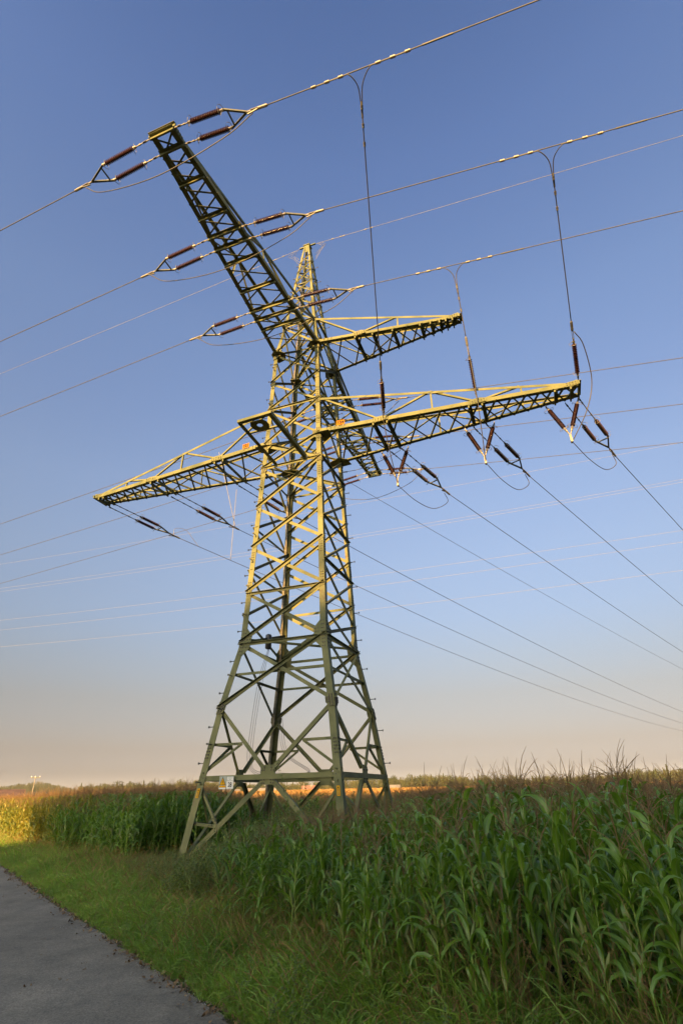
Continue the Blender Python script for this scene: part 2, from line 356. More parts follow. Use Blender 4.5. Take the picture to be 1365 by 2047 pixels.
def crossarm(dirv, latv, L, tiphalf, z, ztie, posts, vnodes, beams, cw, lat_step, tip_over=0.08, rwid=None):
    """one tapering crossarm: two bottom chords, two ties to the tower, bottom lattice, posts, cross beams. dirv outwards, latv sideways"""
    w0 = W(z)
    def P(u, s, dz=0.0):                       # u from the tower axis outwards, s in -1..1 across
        h = w0+(tiphalf-w0)*(u-w0)/(L-w0); return T0+dirv*u+latv*(s*h)+UP*(z+dz)
    wt = W(ztie)
    def tie(u, s):
        a = T0+dirv*wt+latv*(s*wt)+UP*ztie; b = P(L, s, 0.10); f = (u-wt)/(L-wt); return a+(b-a)*f
    mb = MB()
    for s in (-1, 1):
        mb.angle(P(w0-0.1, s), P(L, s), UP, -latv*s, cw, cw, 0.016)
        for v in vnodes:
            for j in range(4):
                for y in (.05, .11):
                    mb.bolt(P(v-.15+.1*j, s)+UP*y, latv*s, 0.02)
        for u in (w0+.25, w0+.4, w0+.55):
            for y in (.05, .12): mb.bolt(P(u, s)+UP*y, latv*s, 0.02)
    arm = mb.build('crossarm', [M['steel'], M['bolt']], pylon)
    for s in (-1, 1):
        mb = MB(); mb.angle(tie(wt, s), tie(L-0.05, s), -UP, -latv*s, .095, .095, .012); mb.build('tie_member', M['steel'], arm)
        pts = [(w0, 'tie')]
        for u in posts:
            mb = MB(); mb.angle(P(u, s, .02)-latv*s*.02, tie(u, s)-latv*s*.02, dirv, -latv*s, .06, .06, .01); mb.build('post', M['steel'], arm)
        seq = [('t', wt)]
        for i, v in enumerate(vnodes):
            seq.append(('c', v))
            if i < len(posts): seq.append(('t', posts[i]))
        for (k0, u0_), (k1, u1_) in zip(seq[:-1], seq[1:]):
            q0 = tie(u0_, s) if k0 == 't' else P(u0_, s, .08); q1 = tie(u1_, s) if k1 == 't' else P(u1_, s, .08)
            o = -latv*s*.034
            mb = MB(); mb.angle(q0+o, q1+o, UP, -latv*s, .065, .065, .01); mb.build('side_diagonal', M['steel'], arm)
        # splice plates at the nodes
        for u in vnodes:
            mb = MB(); c0 = P(u, s, .09)+latv*s*.006
            mb.plate([c0+dirv*x+UP*y for x, y in ((-.3, -.08), (.3, -.08), (.3, .06), (.12, .12), (-.12, .12), (-.3, .06))], latv*s, .01)
            for x in (-.24, -.15, -.06, .06, .15, .24):
                for y in (-.04, .03): mb.bolt(c0+dirv*x+UP*y+latv*s*.005, latv*s, .018)
            mb.build('splice_plate', [M['steel'], M['bolt']], arm)
    # bottom lattice: one X per panel, panels shorten towards the tip
    us = [w0]; 
    while us[-1] < L-0.3:
        h = w0+(tiphalf-w0)*(us[-1]-w0)/(L-w0); us.append(us[-1]+max(0.36, h*lat_step))
    us[-1] = L-.05
    mb = MB()
    for i in range(len(us)-1):
        a0, a1, b0, b1 = P(us[i], -1), P(us[i], 1), P(us[i+1], -1), P(us[i+1], 1)
        dz = -UP*.004
        mb.angle(a0+dz, b1+dz, dirv, UP, .055, .05, .009); dz = -UP*.016
        mb.angle(a1+dz, b0+dz, dirv, UP, .055, .05, .009)
    mb.build('bottom_lattice', M['steel'], arm)
    for u, over, hh in beams:
        mb = MB(); h = (w0+(tiphalf-w0)*(u-w0)/(L-w0)); c0 = T0+dirv*u+UP*(z-.06)
        p0, p1 = c0-latv*(h+over), c0+latv*(h+over)
        mb.bar(p0, p1, .05, hh); mb.bar(p0+dirv*.06+UP*hh*.45, p1+dirv*.06+UP*hh*.45, .08, .012)
        mb.build('cross_beam', M['steel'], arm)
    # end plate
    mb = MB(); e = P(L, 0, .06); h = tiphalf+tip_over
    mb.bar(e-latv*h, e+latv*h, .05, .14); mb.bar(e-latv*h+dirv*.045+UP*.06, e+latv*h+dirv*.045+UP*.06, .08, .014)
    for s in (-1, 1):
        c0 = P(L-.22, s, .10)+latv*s*.008; mb.plate([c0+dirv*x+UP*y for x, y in ((-.2, -.09), (.2, -.09), (.2, .1), (-.2, .06))], latv*s, .012)
        for x in (-.14, -.05, .04, .13):
            for y in (-.05, .03): mb.bolt(c0+dirv*x+UP*y+latv*s*.006, latv*s, .02)
    mb.build('end_plate', [M['steel'], M['bolt']], arm)
    return arm

build_tower()
ATT = [9.6, 6.36, 3.15]
def a_beams():
    b = []
    for x in ATT: b += [(x+.23, .02, .12), (x-.23, .02, .12)]
    return b + [(8.4, -.03, .10), (7.25, -.03, .10), (5.5, -.03, .10), (4.3, -.03, .10), (2.4, -.03, .10)]
crossarm(-AX, CX, 9.84, .36, 18.1, 19.8, [5.0, 8.1], [3.15, 6.4], a_beams(), .15, 1.0)
crossarm(AX, CX, 9.84, .36, 18.1, 19.8, [5.0, 8.1], [3.15, 6.4], a_beams(), .15, 1.0)
crossarm(CX, AX, 10.02, .33, 13.43, 15.07, [5.2, 8.2], [3.35, 6.75], [(9.75, 0, .1), (9.25, -.02, .08), (6.9, -.02, .1), (6.45, -.02, .1), (3.6, -.02, .1), (3.1, -.02, .1)], .15, 0.9)
crossarm(-CX, AX, 10.0, .33, 13.43, 15.07, [5.2, 8.2], [3.35, 6.75], [(9.75, 0, .1), (9.5, -.02, .08), (6.8, -.02, .1), (6.4, -.02, .1), (3.5, -.02, .1), (3.1, -.02, .1)], .15, 0.9)
crossarm(CX, AX, 6.63, .17, 18.1, 19.8, [4.2], [2.65], [(6.35, .02, .14), (6.1, .02, .14), (5.85, .02, .14), (5.5, .02, .12), (5.1, .02, .12), (4.0, -.02, .1), (3.2, -.02, .1), (2.5, -.02, .1)], .13, 0.95, .05)

# jumper bracket sticking out of the near face
def bracket():
    mb = MB(); z = 12.43
    p0, p1 = T(-1.16, -.68, z), T(-3.8, -.66, z); q0, q1 = T(-1.16, .62, z), T(-3.85, .60, z)
    mb.angle(p0, p1, UP, CX, .13, .13, .014); mb.angle(q0, q1, UP, -CX, .13, .13, .014)
    mb.bar(p1+UP*.07, q1+UP*.07, .14, .10)
    mb.bar(T(-3.2, -.66, z+.02), T(-3.2, .6, z+.02), .07, .05)
    br = mb.build('bracket_frame', M['steel'], pylon)
    mb = MB(); c0 = T(-3.5, -.02, z-.01); n = 10; ring = []
    for i in range(n):                                                   # plate with a round hole
        t0, t1 = 2*math.pi*i/n, 2*math.pi*(i+1)/n
        def sq(t):
            k = 1/max(abs(math.cos(t)), abs(math.sin(t))); return c0+AX*.26*k*math.cos(t)+CX*.30*k*math.sin(t)
        def ci(t): return c0+AX*.10*math.cos(t)+CX*.10*math.sin(t)
        mb.plate([sq(t0), sq(t1), ci(t1), ci(t0)], UP, .02)
    mb.build('hole_plate', M['steel'], br)
bracket()

# ------------------------------------------------------------------ insulator strings
def shed_profile(L, r0=.042, r1=.078, n=17):
    pr = [(0, .036), (.03, .036), (.03, .03)]
    st = (L-.1)/n
    for i in range(n):
        t = .05+i*st; pr += [(t, r0), (t+st*.42, r1), (t+st*.55, r1), (t+st*.75, r0)]
    return pr+[(L-.03, .03), (L-.03, .036), (L, .036)]
def insulator(p0, d, L, parent, horn=True):
    p0 = Vector(p0); d = Vector(d).normalized()
    mb = MB(); mb.lathe(p0, p0+d, shed_profile(L), 10)
    ins = mb.build('insulator', M['brown'], parent, Vector((0, 0, 0)))
    side = d.cross(UP); side = side.normalized() if side.length > .3 else Vector((0, 1, 0)); v2 = side.cross(d)
    for t, s in ((.0, 1), (L, -1)):
        mb = MB(); c = p0+d*t
        mb.lathe(c-d*.05, c+d, [(0, .035), (.1, .045)], 8)
        for sg in (-1, 1):
            pts = [c]+[c+(v2*math.cos(R(x))*sg+side*math.sin(R(x))*.9)*.16+d*s*(.03+.0004*x) for x in range(-15, 76, 15)]
            mb.tube(pts, .0075, 5)
        mb.build('arcing_horn', M['galv'], ins, Vector((0, 0, 0)))
    return ins
def double_string(link_len, ins_len=1.06, dy=.23):
    """canonical: hangs along +X from two points at y=+-dy"""
    root = bpy.data.objects.new('strain_insulator_string', None); col.objects.link(root); root.empty_display_size = .2
    x0 = link_len
    for s in (-1, 1):
        mb = MB(); y = s*dy
        mb.bar((0, y, 0), (.12, y, 0), .02, .06); mb.bar((.1, y, 0), (.22, y, 0), .05, .02)
        mb.tube([(.18, y, 0), (x0-.05, y, 0)], .017, 6)
        for t in np.arange(.3, x0-.08, .14 if link_len < .7 else .34): mb.lathe((t, y, 0), (t+1, y, 0), [(0, .028), (.06, .028)], 6)
        mb.build('link_rod', M['galv'], root, Vector((0, 0, 0)))
        insulator((x0, y, 0), (1, 0, 0), ins_len, root)
    x1 = x0+ins_len+.06; x2 = x1+.58
    mb = MB()
    mb.bar((x1, -dy, 0), (x2, 0, 0), .05, .05); mb.bar((x1, dy, 0), (x2, 0, 0), .05, .05); mb.bar((x1+.08, -dy+.03, 0), (x1+.08, dy-.03, 0), .035, .035)
    mb.build('yoke', M['yoke'], root, Vector((0, 0, 0)))
    mb = MB()
    mb.bar((x2-.02, 0, 0), (x2+.16, 0, 0), .03, .07); mb.bar((x2+.12, 0, .0), (x2+.34, 0, .0), .07, .03)
    mb.lathe((x2+.3, 0, 0), (x2+1, 0, 0), [(0, .03), (.05, .04), (.30, .04), (.33, .022)], 8)
    mb.tube([(x2+.32, 0, -.02), (x2+.2, 0, -.07), (x2+.05, 0, -.12)], .022, 6)
    mb.build('dead_end_clamp', M['galv'], root, Vector((0, 0, 0)))
    return root, x2+.62
def place_mat(p, d):
    d = Vector(d).normalized(); y = UP.cross(d).normalized(); z = d.cross(y)
    return Matrix(((d.x, y.x, z.x, p.x), (d.y, y.y, z.y, p.y), (d.z, y.z, z.z, p.z), (0, 0, 0, 1)))
proto1, LEN1 = double_string(.5)
proto2, LEN2 = double_string(1.36, .98, .22)
used = set()
def string(proto, ln, p, d, label, group):
    m = place_mat(p, d)
    if proto not in used: used.add(proto); o = proto; o.matrix_world = m
    else: o = copy_tree(proto, m)
    tag(o, label, 'insulator string', group)
    return p+Vector(d).normalized()*ln

def wire(name, label, p, az_dir, slope, S, length, r=.014, group=None, mat='wire', n=40, tube_n=5):
    d = Vector(az_dir); pts = []
    for i in range(n+1):
        t = length*(i/n)**1.6; pts.append(p+d*t+UP*(slope*t*(1-t/S)))
    mb = MB(); mb.tube(pts, r, tube_n)
    o = mb.build(name, M[mat], None, p, True); return tag(o, label, 'power line', group)
def cable(name, label, pts, r=.016, cat='cable', group=None, mat='wire', sub=6, parent=None):
    """smooth tube through points (Catmull-Rom)"""
    P = [Vector(p) for p in pts]; P = [P[0]*2-P[1]]+P+[P[-1]*2-P[-2]]; out = []
    for i in range(1, len(P)-2):
        for j in range(sub):
            t = j/sub; a, b, c, d = P[i-1:i+3]
            out.append(.5*((2*b)+(c-a)*t+(2*a-5*b+4*c-d)*t*t+(3*b-a-3*c+d)*t**3))
    out.append(P[-2])
    mb = MB(); mb.tube(out, r, 6)
    o = mb.build(name, M[mat], parent, None if parent is not None else out[0], True)
    return tag(o, label, cat, group) if parent is None else o

pos_name = {0: 'outermost', 1: 'middle', 2: 'innermost'}
GI, GC, GJ = 'strain insulator strings of the pylon', 'conductors of the power lines', 'jumper loops under the crossarms'
# line 1: through the upper crossarm; (a, left clamp z, right clamp z, left slope, right slope)
line1 = {('near', 0): (-9.6, 17.68, 17.55, -.110, -.130), ('near', 1): (-6.36, 17.78, 17.69, -.101, -.154), ('near', 2): (-3.15, 17.92, 17.79, -.096, -.125),
         ('far', 0): (9.6, 17.70, 17.62, -.097, -.126), ('far', 1): (6.36, 17.70, 17.62, -.097, -.131), ('far', 2): (3.15, 17.72, 17.55, -.118, -.136)}
clampR = {}; clampL = {}
for (sd, i), (a, zl, zr, sl, sr_) in line1.items():
    w0 = W(18.1); L = 9.84; h = w0+(.36-w0)*(abs(a)-w0)/(L-w0)
    for s, zc, dic, nm in ((-1, zl, clampL, 'left'), (1, zr, clampR, 'right')):
        p = T(a, s*(h+.04), 18.06); drop = (zc-18.06)
        lab = f'double insulator string pulling {nm} from the {pos_name[i]} place on the upper crossarm half {"overhead" if sd == "near" else "behind"}'
        e = string(proto1, LEN1, p, CX*s+UP*(drop/LEN1), lab, GI); dic[(sd, i)] = e
        lab = f'{pos_name[i]} line wire running {nm} from the {"near overhead" if sd == "near" else "far"} upper crossarm half'
        wire('conductor', lab, e, CX*s, sl if s < 0 else sr_, 300, 240 if s < 0 else 60, .0145, GC)
    el, er = clampL[(sd, i)], clampR[(sd, i)]
    m = (el+er)/2; dz = 1.15 if sd == 'near' else 1.25
    j0 = el+CX*.42-UP*.08; j1 = er-CX*.42-UP*.08
    cable('jumper_loop', f'slack jumper wire hanging under the {pos_name[i]} place of the upper crossarm half {"overhead" if sd == "near" else "behind"}',
          [j0, j0+(m-j0)*.3-UP*(dz*.62), m-UP*(dz*1.0), j1+(m-j1)*.3-UP*(dz*.55), j1], .014, 'cable', GJ)
# earth wire on the peak
for s, nm, sl in ((-1, 'left', -.082), (1, 'right', -.098)):
    o = wire('earth_wire', f'thin earth wire running {nm} from the very tip of the pylon peak', T(0, s*.42, 25.84), CX*s, sl, 300, 240 if s < 0 else 60, .009, None, 'wire_pale')
    mb = MB(); p = T(0, s*.42, 25.84)
    for k in (.9, 1.35, 1.5, 2.6, 2.9):
        q = p+CX*s*k+UP*(sl*k); mb.lathe(q-CX*.06, q, [(0, .012), (.0, .024), (.12, .024), (.12, .012)], 6)
    for k in range(3):
        q = [p+CX*s*(.1+.1*k)+UP*(.0), p+CX*s*(.35+.12*k)-UP*(.18+.12*k)+AX*(.1-.1*k), p+CX*s*(.3)-UP*(.42+.1*k), p+CX*s*.02-UP*(.75+.2*k)]
        mb.tube(q, .008, 5)
    mb.build('clamp_fitting', M['galv'], o)

# line 2: from the lower crossarm away to the right
AZ2 = 43.0
w0 = W(13.43)
def ch(c): return w0+(.33-w0)*(abs(c)-w0)/(10.0-w0)
l2 = [('right', 0, 9.78, 44.0, 12.72, -.055), ('right', 1, 6.66, 44.0, 12.72, -.072), ('right', 2, 3.4, 44.0, 12.76, -.075),
      ('left', 0, -9.72, AZ2, 12.90, -.096), ('left', 1, -6.57, AZ2, 12.90, -.096), ('left', 2, -3.35, AZ2, 12.86, -.096)]
clamp2 = {}
for sd, i, c, az, zc, sl in l2:
    d = hdir(az); a0 = ch(c)+.03
    p = T(a0, c, 13.40)
    e = string(proto2, LEN2, p, d+UP*((zc-13.4)/LEN2), f'long double insulator string slanting away from the {pos_name[i]} place on the lower {sd} crossarm', GI)
    clamp2[(sd, i)] = e
    wire('conductor', f'{pos_name[i]} branch line wire leaving the {sd} half of the lower crossarm towards the right horizon', e, d, sl, 170, 165, .014, GC)
wire('earth_wire', 'thin branch line earth wire leaving the right rear leg of the pylon', T(1.25, 1.2, 12.7), hdir(45), -.075, 170, 165, .009, None, 'wire')

# single string holding a dropper: canonical along +X from the crossarm upwards
def single_string(ins_len=1.12):
    root = bpy.data.objects.new('dropper_insulator', None); col.objects.link(root); root.empty_display_size = .2
    mb = MB(); mb.bar((0, 0, 0), (.1, 0, 0), .02, .06); mb.tube([(.05, 0, 0), (.24, 0, 0)], .018, 6); mb.lathe((.12, 0, 0), (1, 0, 0), [(0, .03), (.06, .03)], 6)
    mb.build('link_rod', M['galv'], root, Vector((0, 0, 0)))
    insulator((.26, 0, 0), (1, 0, 0), ins_len, root)
    x = .26+ins_len
    mb = MB(); mb.bar((x, 0, 0), (x+.14, 0, 0), .03, .07); mb.bar((x+.1, .02, 0), (x+.42, .02, 0), .012, .05); mb.bar((x+.1, -.02, 0), (x+.42, -.02, 0), .012, .05)
    mb.lathe((x+.38, 0, 0), (x+2, 0, 0), [(0, .03), (.05, .042), (.3, .042), (.34, .02)], 8)
    mb.build('dead_end_clamp', M['galv'], root, Vector((0, 0, 0)))
    return root, x+.7
proto3, LEN3 = single_string()
def vstring():
    root = bpy.data.objects.new('v_insulator', None); col.objects.link(root); root.empty_display_size = .2
    for s in (-1, 1):
        top = Vector((0, s*.52, 0)); bot = Vector((0, 0, -1.36)); d = (bot-top).normalized()
        mb = MB(); mb.tube([top, top+d*.14], .02, 6); mb.bar(top+UP*.03, top-UP*.07, .03, .06, (1, 0, 0)); mb.build('link_rod', M['galv'], root, Vector((0, 0, 0)))
        insulator(top+d*.16, d, .98, root)
        mb = MB(); mb.tube([top+d*1.14, bot], .02, 6); mb.lathe(top+d*1.2, bot, [(0, .034), (.08, .034)], 6); mb.build('link_rod', M['galv'], root, Vector((0, 0, 0)))
    mb = MB(); mb.bar((0, 0, -1.34), (0, 0, -1.58), .03, .07, (0, 1, 0)); mb.lathe((-.06, 0, -1.6), (1, 0, -1.6), [(0, .04), (.12, .04)], 8)
    mb.build('suspension_clamp', M['galv'], root, Vector((0, 0, 0)))
    return root
proto4 = vstring()
# T-offs: (upper wire index, T position c, T z, base on lower arm (a,c,z), V string c)
drops = [(0, -9.6, 5.7, 16.97, (-.93, 3.53, 13.62), 3.4), (1, -6.36, 9.9, 16.50, (-.16, 10.06, 13.70), 9.46), (2, -3.15, 6.84, 17.20, (-.66, 6.76, 13.64), 6.65)]
dn = {0: 'nearest the tower', 1: 'at the tip', 2: 'half way along'}
for k, (i, a, c, zt, base, vc) in enumerate(drops):
    e = clampR[('near', i)]; sl = line1[('near', i)][4]
    def on_w(cc):
        t = (cc-(e-T0).dot(CX)); return e+CX*t+UP*(sl*t*(1-t/300))
    top = on_w(c); b = T(*base); d = (top-b).normalized()
    string(proto3, LEN3, b, d, f'single dropper insulator standing on the right lower crossarm {dn[i]}', 'dropper insulators') if k else None
    if k == 0:
        used.add(proto3); proto3.matrix_world = place_mat(b, d); tag(proto3, f'single dropper insulator standing on the right lower crossarm {dn[i]}', 'insulator string', 'dropper insulators')
    ce = b+d*LEN3
    y = top-d*.62
    pts = [ce, ce+(y-ce)*.5, y]
    o = cable('dropper_cable', f'steep dropper cable down to the insulator {dn[i]} on the right lower crossarm half', pts, .015, 'cable', 'dropper cables')
    mb = MB()
    for s in (-1, 1):                                              # the two tails that curve into the line wire
        q = [y-d*.35+CX*s*.012, y+CX*s*.02, y+d*.34+CX*s*.07, on_w(c+s*.26)-UP*.08, on_w(c+s*.46)-UP*.025, on_w(c+s*1.28)-UP*.025]
        P = [q[0]*2-q[1]]+q+[q[-1]*2-q[-2]]; out = []
        for ii in range(1, len(P)-2):
            for jj in range(5):
                t = jj/5; aa, bb, cc, dd = P[ii-1:ii+3]; out.append(.5*((2*bb)+(cc-aa)*t+(2*aa-5*bb+4*cc-dd)*t*t+(3*bb-aa-3*cc+dd)*t**3))
        out.append(P[-2]); mb.tube(out, .013, 6)
    mb.build('tee_tail', M['wire'], o, None, True)
    for s in (-1, 1):
        for x in (.48, .84, 1.2):
            mb = MB(); q = on_w(c+s*x)-UP*.012; dd = (on_w(c+s*x+.1)-on_w(c+s*x)).normalized()
            mb.lathe(q-dd*.06, q+dd, [(0, .02), (0, .036), (.035, .036), (.04, .028), (.045, .036), (.075, .036), (.08, .028), (.085, .036), (.12, .036), (.12, .02)], 8); mb.build('sleeve', M['galv'], o)
    for x in (.12, .5, .9):
        mb = MB(); q = y-d*x; mb.lathe(q-d*.05, q+d, [(0, .02), (0, .034), (.03, .034), (.04, .026), (.05, .034), (.1, .034), (.1, .02)], 8); mb.build('sleeve', M['galv'], o)
    mb = MB(); ww = [on_w(c+1.55+.1*j) for j in range(8)]; mb.tube(ww, .024, 6); mb.build('wire_splice', M['wire'], o)
    # V string under the arm and the cable that joins everything
    vm = Matrix(((AX.x, CX.x, 0, 0), (AX.y, CX.y, 0, 0), (0, 0, 1, 0), (0, 0, 0, 1)))
    vp = T(ch(vc)-.02, vc, 13.36); vm.translation = vp
    if k == 0: vo = proto4; vo.matrix_world = vm
    else: vo = copy_tree(proto4, vm)
    tag(vo, f'V shaped insulator pair hanging under the right lower crossarm {dn[i]}', 'insulator string', 'V strings under the lower crossarm')
    vb = vp-UP*1.6
    out = {0: CX*.0-AX*.10, 1: CX*.30-AX*.05, 2: CX*.02-AX*.10}[i]
    cable('jumper_cable', f'cable bending past the crossarm edge down to the V string {dn[i]}',
          [ce-d*.35+out*.15, ce-d*.9+out*.9, b+out*1.25-UP*.15+(-AX*.05), (b+vb)/2+out*1.1-UP*.15-AX*.1, vb+UP*.10+out*.3, vb], .0155, 'cable', GJ)
    e2 = clamp2[('right', {0: 2, 1: 0, 2: 1}[i])]
    d2 = hdir(44); m2 = (vb+e2)/2
    cable('jumper_loop', f'hanging wire loop from the V string {dn[i]} to its branch line clamp', [vb, vb+(m2-vb)*.6-UP*.55, m2+(e2-m2)*.25-UP*.78, e2-d2*.25-UP*.45, e2-d2*.42-UP*.07], .013, 'cable', GJ)
# droppers of the far circuit on the left
tl = clamp2[('left', 0)]; q1 = tl+hdir(AZ2)*3.05+UP*(-.096*3.05)
cable('dropper_cable', 'pale dropper cable hanging straight down left of the pylon to the outer branch wire', [T(6.36, -7.05, 16.83), (T(6.36, -7.05, 16.83)+q1)/2, q1], .014, 'cable', 'dropper cables', 'wire_pale')
tl2 = clamp2[('left', 1)]; q2 = tl2-hdir(AZ2)*.2
cable('dropper_cable', 'pale dropper cable slanting down left of the pylon to the middle branch clamp', [T(3.15, -6.2, 17.1), (T(3.15, -6.2, 17.1)+q2)/2, q2], .014, 'cable', 'dropper cables', 'wire_pale')
q3 = tl-hdir(AZ2)*.3
cable('jumper_loop', 'small upright wire loop over the outer left branch clamp', [q3-UP*.05, q3+UP*.42-CX*.03, q3+hdir(AZ2)*.55+UP*.55, q3+hdir(AZ2)*1.05+UP*.18, q3+hdir(AZ2)*1.4-UP*.12], .010, 'cable', GJ, 'wire_pale')

# second power line far behind, parallel to the first
bgw = [((-73.3, 23.4), (22.3, 21.35)), ((-74.3, 26.2), (23.2, 24.4)), ((-75, 27.9), (23.6, 25.7)), ((-76.9, 33.1), (25.1, 31.3)), ((-77.1, 33.7), (25.2, 31.64)), ((-78.9, 38.4), (26.5, 36.25))]
bn = ['lowest', 'second lowest', 'third lowest', 'third highest', 'second highest', 'highest']
for k, ((c0, z0), (c1, z1)) in enumerate(bgw):
    pts = []
    for i in range(31):
        t = -.5+i/30*2.0; pts.append(T(45, c0+(c1-c0)*t, z0+(z1-z0)*t-2.2*t*(1-t)))
    mb = MB(); mb.tube(pts, .013, 5); o = mb.build('conductor', M['wire_pale'], None, pts[0], True)
    tag(o, f'{bn[k]} faint wire of the second power line far behind the pylon', 'power line', 'wires of the power line behind')

# ------------------------------------------------------------------ signs on the pylon
def text_part(name, body, size, center, xdir, ydir, mat, parent, bold=.0, sx=1.0):
    cu = bpy.data.curves.new(name, 'FONT'); cu.body = body; cu.size = size; cu.align_x = 'CENTER'; cu.align_y = 'CENTER'; cu.extrude = .0015; cu.offset = bold
    tmp = bpy.data.objects.new('tmp_text', cu); col.objects.link(tmp)
    dg = bpy.context.evaluated_depsgraph_get(); me = bpy.data.meshes.new_from_object(tmp.evaluated_get(dg)); bpy.data.objects.remove(tmp)
    x = Vector(xdir).normalized(); y = Vector(ydir).normalized(); n = x.cross(y)
    o0 = ORI[parent.name]
    for v in me.vertices:
        v.co = Vector(center)-o0+x*v.co.x*sx+y*v.co.y+n*v.co.z
    me.materials.clear(); me.materials.append(mat)
    return link(name, me, parent)
def plate_sign(name, label, center, xdir, ydir, w, h, mat, cat='sign', group=None):
    x = Vector(xdir).normalized(); y = Vector(ydir).normalized(); n = x.cross(y); c = Vector(center)
    t = thing(name, label, cat, c, group)
    mb = MB(); mb.plate([c-x*w/2-y*h/2, c+x*w/2-y*h/2, c+x*w/2+y*h/2, c-x*w/2+y*h/2], n, .006); mb.build('panel', mat, t)
    return t, c, x, y, n
def orange_plate(num, c):
    cc = T(-ch(c)-.03, c, 13.43+.15+.085)
    d = (T(-ch(c+.5), c+.5, 0)-T(-ch(c), c, 0)).normalized()
    t, p, x, y, n = plate_sign('number_plate', f'small orange plate reading {num} on the lower crossarm {"left" if c < 0 else "right"} of the tower', cc, d, UP, .31, .2, M['orange'])
    text_part('lettering', num, .17, p+n*.0035, x, y, M['black'], t, .009)
    mb = MB(); mb.bar(p-x*.1-y*.16-n*.012, p-x*.1+y*.06-n*.012, .03, .008, n); mb.bar(p+x*.1-y*.16-n*.012, p+x*.1+y*.06-n*.012, .03, .008, n); mb.build('holder', M['galv'], t)
orange_plate('124', 1.92); orange_plate('121', -2.0)
fc = T(-2.12, -1.165, 1.975)
t, p, x, y, n = plate_sign('warning_sign', 'yellow high voltage warning sign hung on the belt beam left of the middle plate', fc-CX*.112, CX, UP, .215, .31, M['greyplate'])
mb = MB(); mb.plate([p+x*a_+y*b_+n*.004 for a_, b_ in ((-.098, -.06), (.098, -.06), (0, .135))], n, .004); mb.build('triangle_border', M['black'], t)
mb = MB(); mb.plate([p+x*a_+y*b_+n*.007 for a_, b_ in ((-.078, -.048), (.078, -.048), (0, .108))], n, .004); mb.build('triangle', M['yellow'], t)
mb = MB(); mb.plate([p+x*a_+y*b_+n*.0105 for a_, b_ in ((.012, .07), (-.016, .012), (.002, .016), (-.006, -.036), (.018, .026), (.0, .022))], n, .003); mb.build('lightning_mark', M['black'], t)
mb = MB(); mb.plate([p+x*a_+y*b_+n*.004 for a_, b_ in ((-.098, -.115), (.098, -.115), (.098, -.07), (-.098, -.07))], n, .004); mb.build('yellow_strip', M['yellow'], t)
mb = MB(); mb.plate([p+x*a_+y*b_+n*.004 for a_, b_ in ((-.098, -.152), (.098, -.152), (.098, -.12), (-.098, -.12))], n, .004); mb.build('white_strip', M['white'], t)
t, p, x, y, n = plate_sign('number_sign', 'white sign with black number 28 beside the yellow warning sign', fc+CX*.112, CX, UP, .215, .31, M['greyplate'])
mb = MB(); mb.plate([p+x*a_+y*b_+n*.004 for a_, b_ in ((-.1, .055), (.1, .055), (.1, .13), (-.1, .13))], n, .004); mb.build('upper_field', M['white'], t)
mb = MB(); mb.plate([p+x*a_+y*b_+n*.004 for a_, b_ in ((-.1, -.15), (.1, -.15), (.1, .045), (-.1, .045))], n, .004); mb.build('lower_field', M['white'], t)
text_part('lettering', '28', .15, p+n*.0065-y*.055, x, y, M['black'], t, .003, .8)
for yy, ww in ((.105, .12), (.072, .055)):
    mb = MB(); mb.plate([p+x*a_+y*b_+n*.0065 for a_, b_ in ((-ww/2, yy-.007), (ww/2, yy-.007), (ww/2, yy+.007), (-ww/2, yy+.007))], n, .002); mb.build('text_line', M['greyplate'], t)
for k, sc, z in (('left', -1, 1.74), ('front', 1, 1.72)):
    q = corner(k, z); ax = (corner(k, z+.5)-corner(k, z-.5)).normalized()
    cpos = q-CX*sc*.105-AX*.006
    t, p, x, y, n = plate_sign('leg_plate', f'narrow yellow plate with small dark marks on the {"left" if k == "left" else "front right"} pylon leg', cpos, CX, ax, .085, .23, M['yellow'], 'sign')
    mb = MB(); mb.plate([p+x*a_+y*b_+n*.0045 for a_, b_ in ((-.026, .05), (.026, .05), (0, .095))], n, .002); mb.build('triangle_mark', M['black'], t)
    for j in range(5):
        yy = .02-j*.026; mb = MB(); mb.plate([p+x*a_+y*b_+n*.0045 for a_, b_ in ((-.022, yy-.006), (.022, yy-.006), (.022, yy+.006), (-.022, yy+.006))], n, .002); mb.build('text_line', M['bolt'], t)

# cable box and cables inside the tower
cb = T(.1, -1.28, 6.25)
t = thing('cable_closure', 'dark upright cable joint canister fixed inside the pylon by the left gusset', 'cable box', cb)
mb = MB(); mb.lathe(cb-UP*.25, cb+UP, [(0, .07), (.03, .105), (.44, .105), (.48, .09), (.5, .05)], 14); mb.build('canister', M['rubber'], t, None, True)
mb = MB(); mb.bar(cb-CX*.02, cb-CX*.16+UP*.02, .06, .05); mb.build('clamp_band', M['galv'], t)
for j in range(3):
    o_ = CX*.05*j+AX*.05*j
    cable('control_cable', ['outermost', 'middle', 'innermost'][j]+' of the three black cables drooping from the joint canister', [cb-UP*.24+o_*.3, cb-UP*1.2-CX*.3+o_, T(.05, -1.75, 3.6)+o_, T(-.1, -1.72, 2.6)+o_, T(-.25, -1.3, 2.2+.05*j), T(-.2, -.6, 2.15+.04*j), T(.5, .1, 2.2+.04*j), T(1.3, -1.2, 2.9)+o_, T(1.62, -1.62, 4.2)+o_], .0065, 'cable', 'cables below the joint canister', 'rubber', 8)
pts = [corner('back', z)-AX*.25+CX*.03 for z in np.linspace(1.0, 24, 30)]
